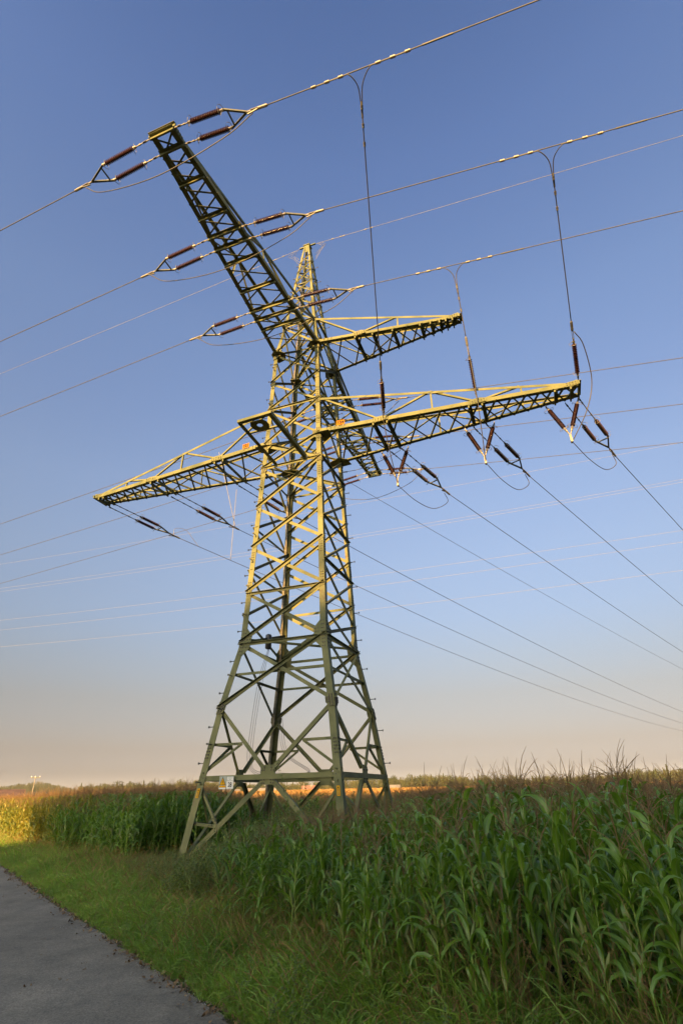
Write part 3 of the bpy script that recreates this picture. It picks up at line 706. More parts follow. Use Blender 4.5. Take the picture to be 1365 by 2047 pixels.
for j in range(3):
    q = [p_+CX*.035*j for p_ in pts]; mb = MB(); mb.tube(q, .013, 6); o = mb.build('riser_cable', M['galv'], None, q[0], True)
    tag(o, ['left', 'middle', 'right'][j]+' one of three bare cables climbing along the rear pylon leg', 'cable', 'cables on the rear leg')

# ================================================================== ground, road, fields
CAMP = Vector((0, 0, 1.65))
RD = hdir(-36.0); RN = Vector((RD.y, -RD.x, 0))          # road direction (away, left) and its right-hand normal
EDGE0 = Vector((-1.01, 5.85, 0))                         # a point on the road's right edge
def road_uv(x, y):
    """distance along the road and distance to the right of its edge"""
    dx, dy = x-EDGE0.x, y-EDGE0.y
    return dx*RD.x+dy*RD.y, dx*RN.x+dy*RN.y
def smooth(a, b, x):
    t = np.clip((x-a)/(b-a), 0, 1); return t*t*(3-2*t)
def ground_z(x, y):
    x = np.asarray(x, float); y = np.asarray(y, float); d = np.hypot(x, y); az = np.degrees(np.arctan2(x, y))
    z = 1.9*smooth(70, 330, d)*(.75+.25*np.cos(np.radians(az)*2)) + 3.0*smooth(430, 900, d)
    hill = smooth(900, 1700, d)*(1-smooth(2300, 3200, d))*smooth(-10, -24, az)*(10+8*np.sin(az*.42+1.0)+5*np.sin(az*1.1))
    return z+hill-np.where((d > 3300), (d-3300)*.004, 0)
def add_mesh(name, V, F, mat, parent=None, smooth_=False):
    me = bpy.data.meshes.new(name); V = np.asarray(V, np.float32); F = np.asarray(F, np.int32)
    me.vertices.add(len(V)); me.vertices.foreach_set('co', V.ravel()); k = F.shape[1]
    me.loops.add(F.size); me.loops.foreach_set('vertex_index', F.ravel())
    me.polygons.add(len(F)); me.polygons.foreach_set('loop_start', np.arange(0, F.size, k)); me.polygons.foreach_set('loop_total', np.full(len(F), k))
    if smooth_: me.polygons.foreach_set('use_smooth', np.ones(len(F), bool))
    for m in (mat if isinstance(mat, list) else [mat]): me.materials.append(m)
    me.update(calc_edges=True); me.validate()
    return link(name, me, parent, Vector((0, 0, 0)) if parent is None else None)
rr = np.concatenate([np.linspace(0.5, 60, 50), np.geomspace(63, 6000, 70)]); na = 240
aa = np.linspace(0, 2*np.pi, na, endpoint=False)
X = rr[:, None]*np.sin(aa)[None]; Y = rr[:, None]*np.cos(aa)[None]; Z = ground_z(X, Y)
V = np.concatenate([np.stack([X, Y, Z], -1).reshape(-1, 3), [[0, 0, 0]]])
i, j = np.meshgrid(np.arange(len(rr)-1), np.arange(na), indexing='ij')
F = np.stack([i*na+j, (i+1)*na+j, (i+1)*na+(j+1) % na, i*na+(j+1) % na], -1).reshape(-1, 4)
F0 = np.stack([np.full(na, len(V)-1), np.arange(na), (np.arange(na)+1) % na, (np.arange(na)+1) % na], -1)
M['soil'] = noise_mat('soil_and_stubble', (0.035, 0.038, 0.012), (0.085, 0.070, 0.028), 0.35, 0.9, 10, spec=.15)
me_F = np.concatenate([F])
g = add_mesh('ground', np.concatenate([V]), np.concatenate([F]), M['soil'], None, True); tag(g, kind='structure')

# road: asphalt strip with a ragged edge, 4 mm above the ground
M['asphalt'] = noise_mat('worn_asphalt', (0.158, 0.132, 0.096), (0.212, 0.180, 0.136), 0.55, 0.85, 10, spec=.3, bump=.35, bump_scale=55, ramp=(.3, .72))
def asphalt_detail():
    t, p = nodes(M['asphalt']); tc = t.nodes.new('ShaderNodeTexCoord')
    v = t.nodes.new('ShaderNodeTexVoronoi'); v.inputs['Scale'].default_value = 80; t.links.new(tc.outputs['Object'], v.inputs['Vector'])
    r = t.nodes.new('ShaderNodeValToRGB'); r.color_ramp.elements[0].color = (.62, .62, .62, 1); r.color_ramp.elements[1].color = (1.40, 1.38, 1.34, 1)
    t.links.new(v.outputs['Color'], r.inputs['Fac'])
    n = t.nodes.new('ShaderNodeTexNoise'); n.inputs['Scale'].default_value = 2.2; n.inputs['Detail'].default_value = 9; n.inputs['Roughness'].default_value = .75
    t.links.new(tc.outputs['Object'], n.inputs['Vector'])
    r2 = t.nodes.new('ShaderNodeValToRGB'); r2.color_ramp.elements[0].position = .33; r2.color_ramp.elements[0].color = (.80, .80, .81, 1); r2.color_ramp.elements[1].position = .6
    r2.color_ramp.elements[1].color = (1.08, 1.07, 1.05, 1); t.links.new(n.outputs['Fac'], r2.inputs['Fac'])
    src = p.inputs['Base Color'].links[0].from_socket; cur = src
    mp = t.nodes.new('ShaderNodeMapping'); mp.vector_type = 'POINT'; mp.inputs['Rotation'].default_value = (0, 0, R(-36)); mp.inputs['Scale'].default_value = (1.3, .07, 1)
    t.links.new(tc.outputs['Object'], mp.inputs['Vector']); n3_ = t.nodes.new('ShaderNodeTexNoise'); n3_.inputs['Scale'].default_value = 1.4; n3_.inputs['Detail'].default_value = 6
    t.links.new(mp.outputs[0], n3_.inputs['Vector']); r3 = t.nodes.new('ShaderNodeValToRGB'); r3.color_ramp.elements[0].position = .35; r3.color_ramp.elements[1].position = .65
    r3.color_ramp.elements[0].color = (.80, .80, .80, 1); r3.color_ramp.elements[1].color = (1.1, 1.09, 1.07, 1); t.links.new(n3_.outputs['Fac'], r3.inputs['Fac'])
    v2_ = t.nodes.new('ShaderNodeTexVoronoi'); v2_.feature = 'DISTANCE_TO_EDGE'; v2_.inputs['Scale'].default_value = .55
    nw = t.nodes.new('ShaderNodeTexNoise'); nw.inputs['Scale'].default_value = 3.0; nw.inputs['Detail'].default_value = 6; t.links.new(tc.outputs['Object'], nw.inputs['Vector'])
    vm_ = t.nodes.new('ShaderNodeVectorMath'); vm_.operation = 'MULTIPLY_ADD'; vm_.inputs[1].default_value = (.55, .55, 0); t.links.new(nw.outputs['Color'], vm_.inputs[0]); t.links.new(tc.outputs['Object'], vm_.inputs[2]); t.links.new(vm_.outputs[0], v2_.inputs['Vector'])
    r4 = t.nodes.new('ShaderNodeValToRGB'); r4.color_ramp.elements[0].position = 0; r4.color_ramp.elements[0].color = (.86, .85, .84, 1); r4.color_ramp.elements[1].position = .012; r4.color_ramp.elements[1].color = (1, 1, 1, 1)
    t.links.new(v2_.outputs['Distance'], r4.inputs['Fac'])
    for rr_ in (r, r2, r3, r4):
        m = t.nodes.new('ShaderNodeMix'); m.data_type = 'RGBA'; m.blend_type = 'MULTIPLY'; m.inputs[0].default_value = 1.0
        t.links.new(cur, m.inputs[6]); t.links.new(rr_.outputs[0], m.inputs[7]); cur = m.outputs[2]
    t.links.new(cur, p.inputs['Base Color'])
asphalt_detail()
rng = np.random.default_rng(7)
us = np.arange(-30, 90, .12); nv = 8
edge = .03*np.sin(us*.5)+.012*np.sin(us*3.1+1)+.012*rng.standard_normal(len(us))
rows = []
for kk, off in enumerate(np.linspace(-4.2, 0, nv)):
    e = edge if kk == nv-1 else 0*edge
    rows.append(np.stack([EDGE0.x+RD.x*us+RN.x*(off+e), EDGE0.y+RD.y*us+RN.y*(off+e), np.full(len(us), .006)+.02*math.sin(math.pi*kk/(nv-1))], -1))
V = np.stack(rows, 0).reshape(-1, 3); i, j = np.meshgrid(np.arange(nv-1), np.arange(len(us)-1), indexing='ij'); n_ = len(us)
F = np.stack([i*n_+j, i*n_+j+1, (i+1)*n_+j+1, (i+1)*n_+j], -1).reshape(-1, 4)[:, ::-1]
tag(add_mesh('road', V, F, M['asphalt'], None, True), kind='structure')

# ------------------------------------------------------------------ plant meshes
def strip(pts, widths, up, mats=0, V=None, F=None, MI=None, fold=.25, mid=True):
    """a leaf blade along pts, V-folded about its midrib"""
    b = len(V); n = len(pts)
    for k in range(n):
        d = (pts[min(k+1, n-1)]-pts[max(k-1, 0)]); d = d/np.linalg.norm(d); s = np.cross(d, up); s /= (np.linalg.norm(s)+1e-9); u = np.cross(s, d); w = widths[k]
        if mid: V += [pts[k]-s*w+u*w*fold, pts[k]-s*w*.1, pts[k]+s*w*.1, pts[k]+s*w+u*w*fold]
        else: V += [pts[k]-s*w, pts[k]+s*w]
    m = 4 if mid else 2
    for k in range(n-1):
        for q in range(m-1):
            F.append((b+k*m+q, b+k*m+q+1, b+(k+1)*m+q+1, b+(k+1)*m+q)); MI.append(1 if (mid and q == 1) else mats)
def blade_pts(p0, az, el0, length, droop, n, rng, twist=0):
    p = np.array(p0, float); out = [p.copy()]; el = el0; st = length/n
    for k in range(n):
        el -= droop*(k+1)/n*1.6/n
        a = az+twist*k/n
        p = p+st*np.array([math.cos(el)*math.cos(a), math.cos(el)*math.sin(a), math.sin(el)]); out.append(p.copy())
    return out
def np_mesh(name, V, F, MI, mats, smooth_=True):
    me = bpy.data.meshes.new(name); me.from_pydata([tuple(v) for v in V], [], F)
    for m in mats: me.materials.append(m)
    me.polygons.foreach_set('material_index', MI)
    if smooth_: me.polygons.foreach_set('use_smooth', [True]*len(F))
    me.update(); return me
def tube_np(pts, rs, V, F, MI, mi=0, n=5):
    b = len(V)
    for k, p in enumerate(pts):
        d = np.asarray(pts[min(k+1, len(pts)-1)])-np.asarray(pts[max(k-1, 0)]); d = d/np.linalg.norm(d); s = np.cross(d, (0.3, .9, .1)); s /= np.linalg.norm(s); u = np.cross(s, d)
        for q in range(n):
            a = 2*math.pi*q/n; V.append(np.asarray(p)+rs[k]*(s*math.cos(a)+u*math.sin(a)))
    for k in range(len(pts)-1):
        for q in range(n): F.append((b+k*n+q, b+k*n+(q+1) % n, b+(k+1)*n+(q+1) % n, b+(k+1)*n+q)); MI.append(mi)
M['maize_leaf'] = leaf_mat('maize_leaf', (0.050, 0.118, 0.012), (0.150, 0.255, 0.025), .36, .31, .45, .5, (0.28, 0.22, 0.035))
M['maize_old'] = leaf_mat('withered_maize_leaf', (0.20, 0.17, 0.035), (0.30, 0.21, 0.08), .3, .6, .6, .3)
M['maize_rib'] = leaf_mat('maize_midrib', (0.12, 0.20, 0.045), (0.18, 0.26, 0.07), .2, .45, .4)
M['maize_stalk'] = leaf_mat('maize_stalk', (0.10, 0.165, 0.022), (0.18, 0.225, 0.04), .0, .5, .6)
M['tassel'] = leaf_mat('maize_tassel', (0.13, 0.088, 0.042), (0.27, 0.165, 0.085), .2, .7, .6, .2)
M['far_tassel'] = leaf_mat('sunlit_maize_tassel', (0.22, 0.125, 0.046), (0.36, 0.21, 0.08), .2, .7, .6, .2)  # lit copy of the tassel: the far field's sunshine is in its colour
M['husk'] = leaf_mat('cob_husk', (0.10, 0.15, 0.04), (0.19, 0.22, 0.07), .2, .55, .6)
def maize_parts(seed, H):
    rg = np.random.default_rng(seed); out = {}
    lean = rg.uniform(-.05, .05, 2)
    def stem(z): return np.array([lean[0]*z*z/H, lean[1]*z*z/H, z])
    V, F, MI = [], [], []
    zs = np.linspace(0, H*.93, 8); tube_np([stem(z) for z in zs], np.linspace(.014, .006, 8), V, F, MI, 0, 6)
    out['stalk'] = np_mesh('maize_stalk', V, F, MI, [M['maize_stalk']])
    V, F, MI = [], [], []
    n = int(rg.integers(16, 22)); a0 = rg.uniform(0, 6.28)
    for k in range(n):
        f = k/(n-1); z = H*(.12+.76*f); az = a0+math.pi*(k % 2)+rg.normal(0, .38)
        ln = (.58+.42*math.sin(math.pi*min(1, f*1.15)))*rg.uniform(.60, 1.08)*.64*(H/1.8)
        el = rg.uniform(.95, 1.35) if f < .7 else rg.uniform(1.1, 1.45)
        dr = rg.uniform(1.8, 3.8)*(1-.35*f) if rg.random() < .7 else rg.uniform(.6, 1.6)
        ns = 8; pts = blade_pts(stem(z), az, el, ln, dr*1.35, ns, rg, rg.normal(0, .5))
        wmax = rg.uniform(.020, .035); t = np.linspace(0, 1, ns+1); wd = wmax*np.clip(np.minimum(.45+3.5*t, (1-t)*1.9+.0), .02, 1)
        strip(pts, wd, np.array([rg.normal(0, .3), rg.normal(0, .3), 1.0]), 2 if (f < .15 and rg.random() < .5) or rg.random() < .015 else 0, V, F, MI, .35)
    out['foliage'] = np_mesh('maize_foliage', V, F, MI, [M['maize_leaf'], M['maize_rib'], M['maize_old']])
    V, F, MI = [], [], []; top = stem(H*.92)
    for k in range(int(rg.integers(4, 7))):
        az = rg.uniform(0, 6.28); e = rg.uniform(.75, 1.35) if k else 1.52; ln = rg.uniform(.24, .38) if k else .46
        p0 = top+np.array([0, 0, .035*k*.4]); pts = blade_pts(p0, az, e, ln, rg.uniform(.2, 1.0), 4, rg); tube_np(pts, [.002, .0034, .0034, .003, .0012], V, F, MI, 0, 4)
    if seed % 6 != 2: out['tassel'] = np_mesh('maize_tassel', V, F, MI, [M['tassel']])
    V, F, MI = [], [], []
    z = H*rg.uniform(.42, .52); az = a0+rg.normal(0, .4); p0 = stem(z); dv = np.array([math.cos(az)*.35, math.sin(az)*.35, .93])
    tube_np([p0+dv*t for t in (0, .04, .1, .17, .22, .245)], [.008, .02, .027, .023, .012, .003], V, F, MI, 0, 7)
    for k in range(4):
        pts = blade_pts(p0+dv*.235, az+k*1.5, 1.0, .05, 2.5, 2, rg); tube_np(pts, [.002, .002, .001], V, F, MI, 1, 3)
    out['cob'] = np_mesh('maize_cob', V, F, MI, [M['husk'], M['tassel']])
    return out
maize_lib = [maize_parts(100+k, h) for k, h in enumerate((1.80, 1.92, 1.70, 1.86, 1.76, 1.60))]
def join_mesh(name, parts):
    V, F, MI, mats = [], [], [], []
    for me in parts:
        b = len(V); mm = []
        for m in me.materials:
            if m not in mats: mats.append(m)
            mm.append(mats.index(m))
        V += [tuple(v.co) for v in me.vertices]
        for p in me.polygons: F.append(tuple(b+i for i in p.vertices)); MI.append(mm[p.material_index])
    return np_mesh(name, V, F, MI, mats)
maize_joined = [join_mesh('maize_whole', list(d.values())) for d in maize_lib]
M['sun_gold_leaf'] = leaf_mat('sun_gold_maize_leaf', (0.13, 0.145, 0.018), (0.27, 0.215, 0.032), .34, .4, .5, .4, (0.32, 0.22, 0.05))
for k in (0, 1, 3):                                        # warm sunlight put into the leaf colour, for the lit far left and distance
    me = maize_joined[k].copy(); me.name = 'sun_gold_maize_whole'
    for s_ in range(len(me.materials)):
        if me.materials[s_] is M['maize_leaf']: me.materials[s_] = M['sun_gold_leaf']
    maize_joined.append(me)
def scatter(name, pts, rotz, tilt, scl, idx, meshes, base_mat=None, label=None, cat=None):
    """one stuff object: a point mesh whose modifier puts a plant on every point"""
    me = bpy.data.meshes.new(name); n = len(pts)
    me.vertices.add(n); me.vertices.foreach_set('co', np.asarray(pts, np.float32).ravel())
    rot = np.zeros((n, 3), np.float32); rot[:, 0] = tilt[:, 0]; rot[:, 1] = tilt[:, 1]; rot[:, 2] = rotz
    a = me.attributes.new('rot', 'FLOAT_VECTOR', 'POINT'); a.data.foreach_set('vector', rot.ravel())
    a = me.attributes.new('scl', 'FLOAT', 'POINT'); a.data.foreach_set('value', np.asarray(scl, np.float32))
    a = me.attributes.new('idx', 'INT', 'POINT'); a.data.foreach_set('value', np.asarray(idx, np.int32))
    o = link(name, me, None, Vector((0, 0, 0)))
    for m in meshes:
        for mm in m.materials:
            if mm.name not in me.materials: me.materials.append(mm)
    ng = bpy.data.node_groups.new(name+'_nodes', 'GeometryNodeTree')
    ng.interface.new_socket('Geometry', in_out='INPUT', socket_type='NodeSocketGeometry'); ng.interface.new_socket('Geometry', in_out='OUTPUT', socket_type='NodeSocketGeometry')
    N, L = ng.nodes, ng.links
    gi, go = N.new('NodeGroupInput'), N.new('NodeGroupOutput'); iop = N.new('GeometryNodeInstanceOnPoints'); g2i = N.new('GeometryNodeGeometryToInstance')
    for m in meshes[::-1]:
        po = bpy.data.objects.new(m.name+'_source', m); oi = N.new('GeometryNodeObjectInfo'); oi.inputs['Object'].default_value = po; oi.inputs['As Instance'].default_value = False
        L.new(oi.outputs['Geometry'], g2i.inputs[0])
    def attr(nm, ty):
        x = N.new('GeometryNodeInputNamedAttribute'); x.data_type = ty; x.inputs['Name'].default_value = nm; return x.outputs['Attribute']
    L.new(gi.outputs[0], iop.inputs['Points']); L.new(g2i.outputs[0], iop.inputs['Instance']); iop.inputs['Pick Instance'].default_value = True
    L.new(attr('idx', 'INT'), iop.inputs['Instance Index']); L.new(attr('scl', 'FLOAT'), iop.inputs['Scale'])
    e2r = N.new('FunctionNodeEulerToRotation'); L.new(attr('rot', 'FLOAT_VECTOR'), e2r.inputs[0]); L.new(e2r.outputs[0], iop.inputs['Rotation'])
    L.new(iop.outputs[0], go.inputs[0])
    mod = o.modifiers.new('scatter', 'NODES'); mod.node_group = ng
    tag(o, label, cat, kind='stuff'); return o
def in_poly(x, y, poly):
    c = np.zeros(len(x), bool); n = len(poly); j = n-1
    for i in range(n):
        xi, yi = poly[i]; xj, yj = poly[j]
        hit = ((yi > y) != (yj > y)) & (x < (xj-xi)*(y-yi)/(yj-yi+1e-12)+xi); c ^= hit; j = i
    return c
CLEAR = [(-5.9, 17.3), (-5.7, 14.4), (-2.9, 11.0), (-1.8, 11.3), (-1.35, 12.6), (-1.2, 14.4), (-.7, 16.6), (-1.3, 19.0), (-3.4, 18.3)]
FIELD_OFF = 1.95
def field_edge(u):
    """distance from the road edge at which the maize begins"""
    return 1.08+1.62*smooth(2.2, 5.0, u)-.35*smooth(6, 9, u)-.9*smooth(13, 22, u)-.0*u+.10*np.sin(u*1.7)+.08*np.sin(u*4.1)
rng = np.random.default_rng(21)
# plant positions: rows along the road; the near field plant by plant, thinner the farther away
def rows(u0, u1, v0, v1, dv, du):
    vs = np.arange(v0, v1, dv); us_ = np.arange(u0, u1, du); U, Vv = np.meshgrid(us_, vs)
    U = U+rng.normal(0, du*.28, U.shape)+rng.uniform(0, du, (len(vs), 1)); Vv = Vv+rng.normal(0, .07, U.shape)
    return U.ravel(), Vv.ravel()
U, Vv = rows(-14, 100, 1.05, 95, .46, .130)
x = EDGE0.x+RD.x*U+RN.x*Vv; y = EDGE0.y+RD.y*U+RN.y*Vv; d = np.hypot(x, y); az = np.degrees(np.arctan2(x, y))
keep = (Vv > field_edge(U)) & (d < 62) & (np.abs(az) < 46) & (y > 1.5) & ~in_poly(x, y, CLEAR)
keep &= rng.random(len(x)) < np.clip(1.0-.78*smooth(20, 48, d), .2, 1)
for k, (sa, sc) in COR.items():
    c = corner(k, .3); keep &= np.hypot(x-c.x, y-c.y) > .28
x, y, d, az, U, Vv = [q[keep] for q in (x, y, d, az, U, Vv)]
edge_f = np.clip((Vv-field_edge(U))/1.2, 0, 1)
scl = rng.normal(1.0, .055, len(x))*(.80+.20*edge_f)*np.where(rng.random(len(x)) < .12, .85, 1); 
cl = np.array(CLEAR); dcl = np.min(np.hypot(x[:, None]-np.concatenate([cl, (cl+np.roll(cl, 1, 0))/2])[None, :, 0], y[:, None]-np.concatenate([cl, (cl+np.roll(cl, 1, 0))/2])[None, :, 1]), 1)
scl *= np.interp(az, [-34, -14, -9, 3, 8, 14, 24, 34], [1.0, 1.05, .80, .76, .86, .91, .90, .86])*np.where(az > -9, .80+.20*smooth(.3, 3.6, dcl), 1)
scl = np.minimum(scl, 1.03); tilt = rng.normal(0, .06, (len(x), 2)); rotz = rng.uniform(0, 6.28, len(x)); idx = rng.integers(0, len(maize_lib), len(x))
order = np.argsort(d); vis = [i for i in order if abs(az[i]) < 33 and y[i] > 4.2][:300]
solo = set(vis); rest = np.array([i for i in range(len(x)) if i not in solo])
protos = {}
for n_, i in enumerate(vis):
    lib = maize_lib[idx[i]]
    m = Matrix.Translation((x[i], y[i], -.01)) @ Matrix.Rotation(rotz[i], 4, 'Z') @ Matrix.Rotation(tilt[i, 0], 4, 'X') @ Matrix.Rotation(tilt[i, 1], 4, 'Y') @ Matrix.Scale(scl[i], 4)
    if edge_f[i] < .5: lab, grp = 'short maize plant at the weedy front edge of the field right of the pylon', 'maize plants at the front edge'
    elif d[i] < 8.2: lab, grp = 'tall green maize plant in the nearest rows at the lower right', 'maize plants in the nearest rows'
    else: lab, grp = 'tall maize plant standing behind the nearest rows on the right', 'maize plants behind the nearest rows'
    key = idx[i]
    if key not in protos:
        o = thing('maize_plant', lab, 'maize plant', (0, 0, 0), grp, m); protos[key] = o
        for pn, me in lib.items(): link(pn, me, o)
    else:
        o = protos[key].copy(); col.objects.link(o); o.matrix_world = m; tag(o, lab, 'maize plant', grp)
        for ch in protos[key].children: c = ch.copy(); col.objects.link(c); c.parent = o
sun_gold = (rng.random(len(x)) < smooth(16.5, 20.5, U)*.9) | (rng.random(len(x)) < smooth(34, 46, d)*.8); idx = np.where(sun_gold, rng.integers(6, 9, len(x)), idx)  # plants out in the sun get the leaves with sunlight painted in
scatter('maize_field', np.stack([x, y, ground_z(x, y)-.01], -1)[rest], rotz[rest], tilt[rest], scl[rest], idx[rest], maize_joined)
# far field: coarse plants
def far_maize(seed):
    rg = np.random.default_rng(seed); V, F, MI = [], [], []
    for q in range(5):
        ox, oy = rg.uniform(-.7, .7, 2); H = rg.uniform(1.55, 1.85)
        for k in range(6):
            f = k/5; pts = blade_pts((ox, oy, H*(.25+.65*f)), rg.uniform(0, 6.28), rg.uniform(.7, 1.2), .75, 3.2, 3, rg); strip(pts, [.05, .06, .045, .01], np.array([0, 0, 1.]), 0, V, F, MI, .2, False)
        for k in range(5):
            pts = blade_pts((ox, oy, H*.93), rg.uniform(0, 6.28), rg.uniform(.7, 1.5), .32, .5, 2, rg); strip(pts, [.028, .034, .016], np.array([.5, .5, .4]), 1, V, F, MI, .2, False)
    return np_mesh('far_maize', V, F, MI, [M['sun_gold_leaf'], M['far_tassel']])
fm = [far_maize(k) for k in range(4)]
d2 = np.sqrt(rng.uniform(58**2, 390**2, 60000)); a2 = rng.uniform(R(-50), R(50), len(d2)); keep = rng.random(len(d2)) < np.clip(110/d2, .12, 1)
d2, a2 = d2[keep], a2[keep]; x2, y2 = d2*np.sin(a2), d2*np.cos(a2); u2, v2 = road_uv(x2, y2); k2 = v2 > 3.5; x2, y2 = x2[k2], y2[k2]
n2 = len(x2)
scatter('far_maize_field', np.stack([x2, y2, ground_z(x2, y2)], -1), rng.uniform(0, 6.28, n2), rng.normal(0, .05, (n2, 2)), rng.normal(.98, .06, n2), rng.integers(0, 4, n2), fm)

# ------------------------------------------------------------------ grass
M['grass'] = leaf_mat('grass_blade', (0.074, 0.148, 0.016), (0.205, 0.315, 0.042), .35, .5, .48, .4, (0.27, 0.25, 0.07), .6)
M['dry'] = leaf_mat('dry_grass_blade', (0.13, 0.095, 0.038), (0.31, 0.185, 0.085), .3, .6, .6, .3, None, .6)
M['weed'] = leaf_mat('weed_leaf', (0.055, 0.090, 0.015), (0.12, 0.155, 0.032), .3, .5, .6, .4, (0.13, 0.10, 0.03), .8)
def grass_clump(seed, n, h, spread, w, dry=.1, heads=0):
    rg = np.random.default_rng(seed); V, F, MI = [], [], []
    for k in range(n):
        r = spread*math.sqrt(rg.random()); a = rg.uniform(0, 6.28); ln = h*rg.uniform(.55, 1.15)
        pts = blade_pts((r*math.cos(a), r*math.sin(a), -.01), rg.uniform(0, 6.28), rg.uniform(1.05, 1.5), ln, rg.uniform(.4, 2.4), 4, rg)
        ww = w*rg.uniform(.7, 1.3); strip(pts, [ww*.8, ww, ww*.85, ww*.55, ww*.06], np.array([math.cos(a*3), math.sin(a*3), .6]), 1 if rg.random() < dry else 0, V, F, MI, .2, False)
    for k in range(heads):
        r = spread*math.sqrt(rg.random()); a = rg.uniform(0, 6.28); ln = h*rg.uniform(1.1, 1.5)
        pts = blade_pts((r*math.cos(a), r*math.sin(a), 0), rg.uniform(0, 6.28), rg.uniform(1.3, 1.52), ln, rg.uniform(.1, .9), 5, rg)
        tube_np(pts, [.0018]*6, V, F, MI, 1, 3)
        for q in range(7):
            p = pts[-1]+(pts[-2]-pts[-1])*q*.09; pp = blade_pts(p, rg.uniform(0, 6.28), rg.uniform(.7, 1.4), rg.uniform(.02, .04), .5, 2, rg); strip(pp, [.001, .002, .0006], np.array([.3, .2, .8]), 1, V, F, MI, .2, False)
    return np_mesh('grass_clump', V, F, MI, [M['grass'], M['dry']])
short = [grass_clump(300+k, 32, .19, .10, .0036, .07) for k in range(3)]+[grass_clump(310+k, 24, .36, .10, .0042, .13, 0) for k in range(3)]
tall = [grass_clump(330+k, 24, .62, .13, .0048, .13, 1) for k in range(3)]+[grass_clump(340+k, 18, .85, .12, .0056, .20, 2) for k in range(2)]
U, Vv = rng.uniform(-9, 75, 90000), rng.uniform(.03, 3.6, 90000)
x3, y3 = EDGE0.x+RD.x*U+RN.x*Vv, EDGE0.y+RD.y*U+RN.y*Vv; d3 = np.hypot(x3, y3); az3 = np.degrees(np.arctan2(x3, y3))
e3 = np.interp(U, us, edge)
keep = (np.abs(az3) < 44) & (y3 > 2.4) & (Vv > e3-.03+.14*rng.random(len(U))) & (Vv < field_edge(U)+.7) & (rng.random(len(U)) < np.clip(1.15*(9/np.maximum(d3, 5))**1.2, .12, 1))
x3, y3, U, Vv, d3 = [q[keep] for q in (x3, y3, U, Vv, d3)]; n3 = len(x3)
fr = Vv/field_edge(U); clump = .5+.5*np.sin(x3*1.7+np.sin(y3*1.3)*2)*np.sin(y3*1.9+1)
s3 = (.45+.55*smooth(0, .35, fr))*rng.uniform(.75, 1.25, n3)*(.8+.4*clump)*(1+.12*smooth(.55, .95, fr))
i3 = np.where(rng.random(n3) < .25+.65*smooth(.35, .9, fr), rng.integers(3, 6, n3), rng.integers(0, 3, n3))
scatter('verge_grass', np.stack([x3, y3, ground_z(x3, y3)], -1), rng.uniform(0, 6.28, n3), rng.normal(0, .10, (n3, 2)), s3, i3, short)
U, Vv = rng.uniform(-9, 60, 30000), rng.uniform(.6, 4.2, 30000)
x4, y4 = EDGE0.x+RD.x*U+RN.x*Vv, EDGE0.y+RD.y*U+RN.y*Vv; d4 = np.hypot(x4, y4); az4 = np.degrees(np.arctan2(x4, y4))
band = Vv/field_edge(U); inside = in_poly(x4, y4, CLEAR)
pr = np.where(inside, .28, smooth(.66, 1.0, band)*(1-smooth(1.25, 2.0, band))*np.where(U < 3.5, .75, .35))
keep = (np.abs(az4) < 44) & (y4 > 3.4) & (rng.random(len(U)) < pr*np.clip(10/np.maximum(d4, 6), .3, 1))
x4, y4, U, d4 = [q[keep] for q in (x4, y4, U, d4)]; n4 = len(x4)
scatter('tall_grass', np.stack([x4, y4, ground_z(x4, y4)], -1), rng.uniform(0, 6.28, n4), rng.normal(0, .13, (n4, 2)), rng.uniform(.55, 1.05, n4)*np.where(U < -.6, 1, .66)*np.where(U > 6.5, .8, 1), rng.integers(0, 5, n4), tall)
M['litter'] = leaf_mat('fallen_leaf', (0.10, 0.055, 0.025), (0.26, 0.17, 0.09), .0, .8, .8, .2)
M['grit'] = noise_mat('pale_grit', (0.12, 0.11, 0.10), (0.30, 0.28, 0.25), 8, .9)
def litter_mesh(seed, stone):
    rg = np.random.default_rng(seed); V, F, MI = [], [], []
    for k in range(7):
        c = np.array([rg.normal(0, .05), rg.normal(0, .05), .008]); s = rg.uniform(.008, .022)
        if stone:
            b = len(V); s *= .45
            for dx, dy, dz in ((1, 0, 0), (0, 1, 0), (-1, 0, 0), (0, -1, 0), (0, 0, .8), (0, 0, -.6)): V.append(c+np.array([dx, dy, dz])*s*rg.uniform(.7, 1.2))
            for q in range(4): F.append((b+q, b+(q+1) % 4, b+4)); F.append((b+(q+1) % 4, b+q, b+5)); MI += [1, 1]
        else:
            pts = blade_pts(c, rg.uniform(0, 6.28), rg.uniform(-.1, .5), s*2.4, rg.uniform(-1, 1.5), 3, rg); strip(pts, [s*.2, s*.6, s*.5, s*.05], np.array([rg.normal(0, .3), rg.normal(0, .3), 1]), 0, V, F, MI, .2, False)
    return np_mesh('litter', V, F, MI, [M['litter'], M['grit']], False)
uL = np.concatenate([rng.uniform(-6, 22, 900), rng.uniform(-6, 18, 160)]); vL = np.concatenate([rng.normal(.03, .07, 900), rng.uniform(-2.6, 0, 160)])
xl, yl = EDGE0.x+RD.x*uL+RN.x*vL, EDGE0.y+RD.y*uL+RN.y*vL; kl = yl > 2.5; xl, yl, vl = xl[kl], yl[kl], vL[kl]; nl_ = len(xl)
scatter('leaf_litter', np.stack([xl, yl, np.where(vl < 0, .012, .002)], -1), rng.uniform(0, 6.28, nl_), np.zeros((nl_, 2)), rng.uniform(.6, 1.3, nl_)*np.where(vl < -.3, .55, 1), rng.integers(0, 4, nl_), [litter_mesh(700, 0), litter_mesh(701, 0), litter_mesh(702, 1), litter_mesh(703, 1)])
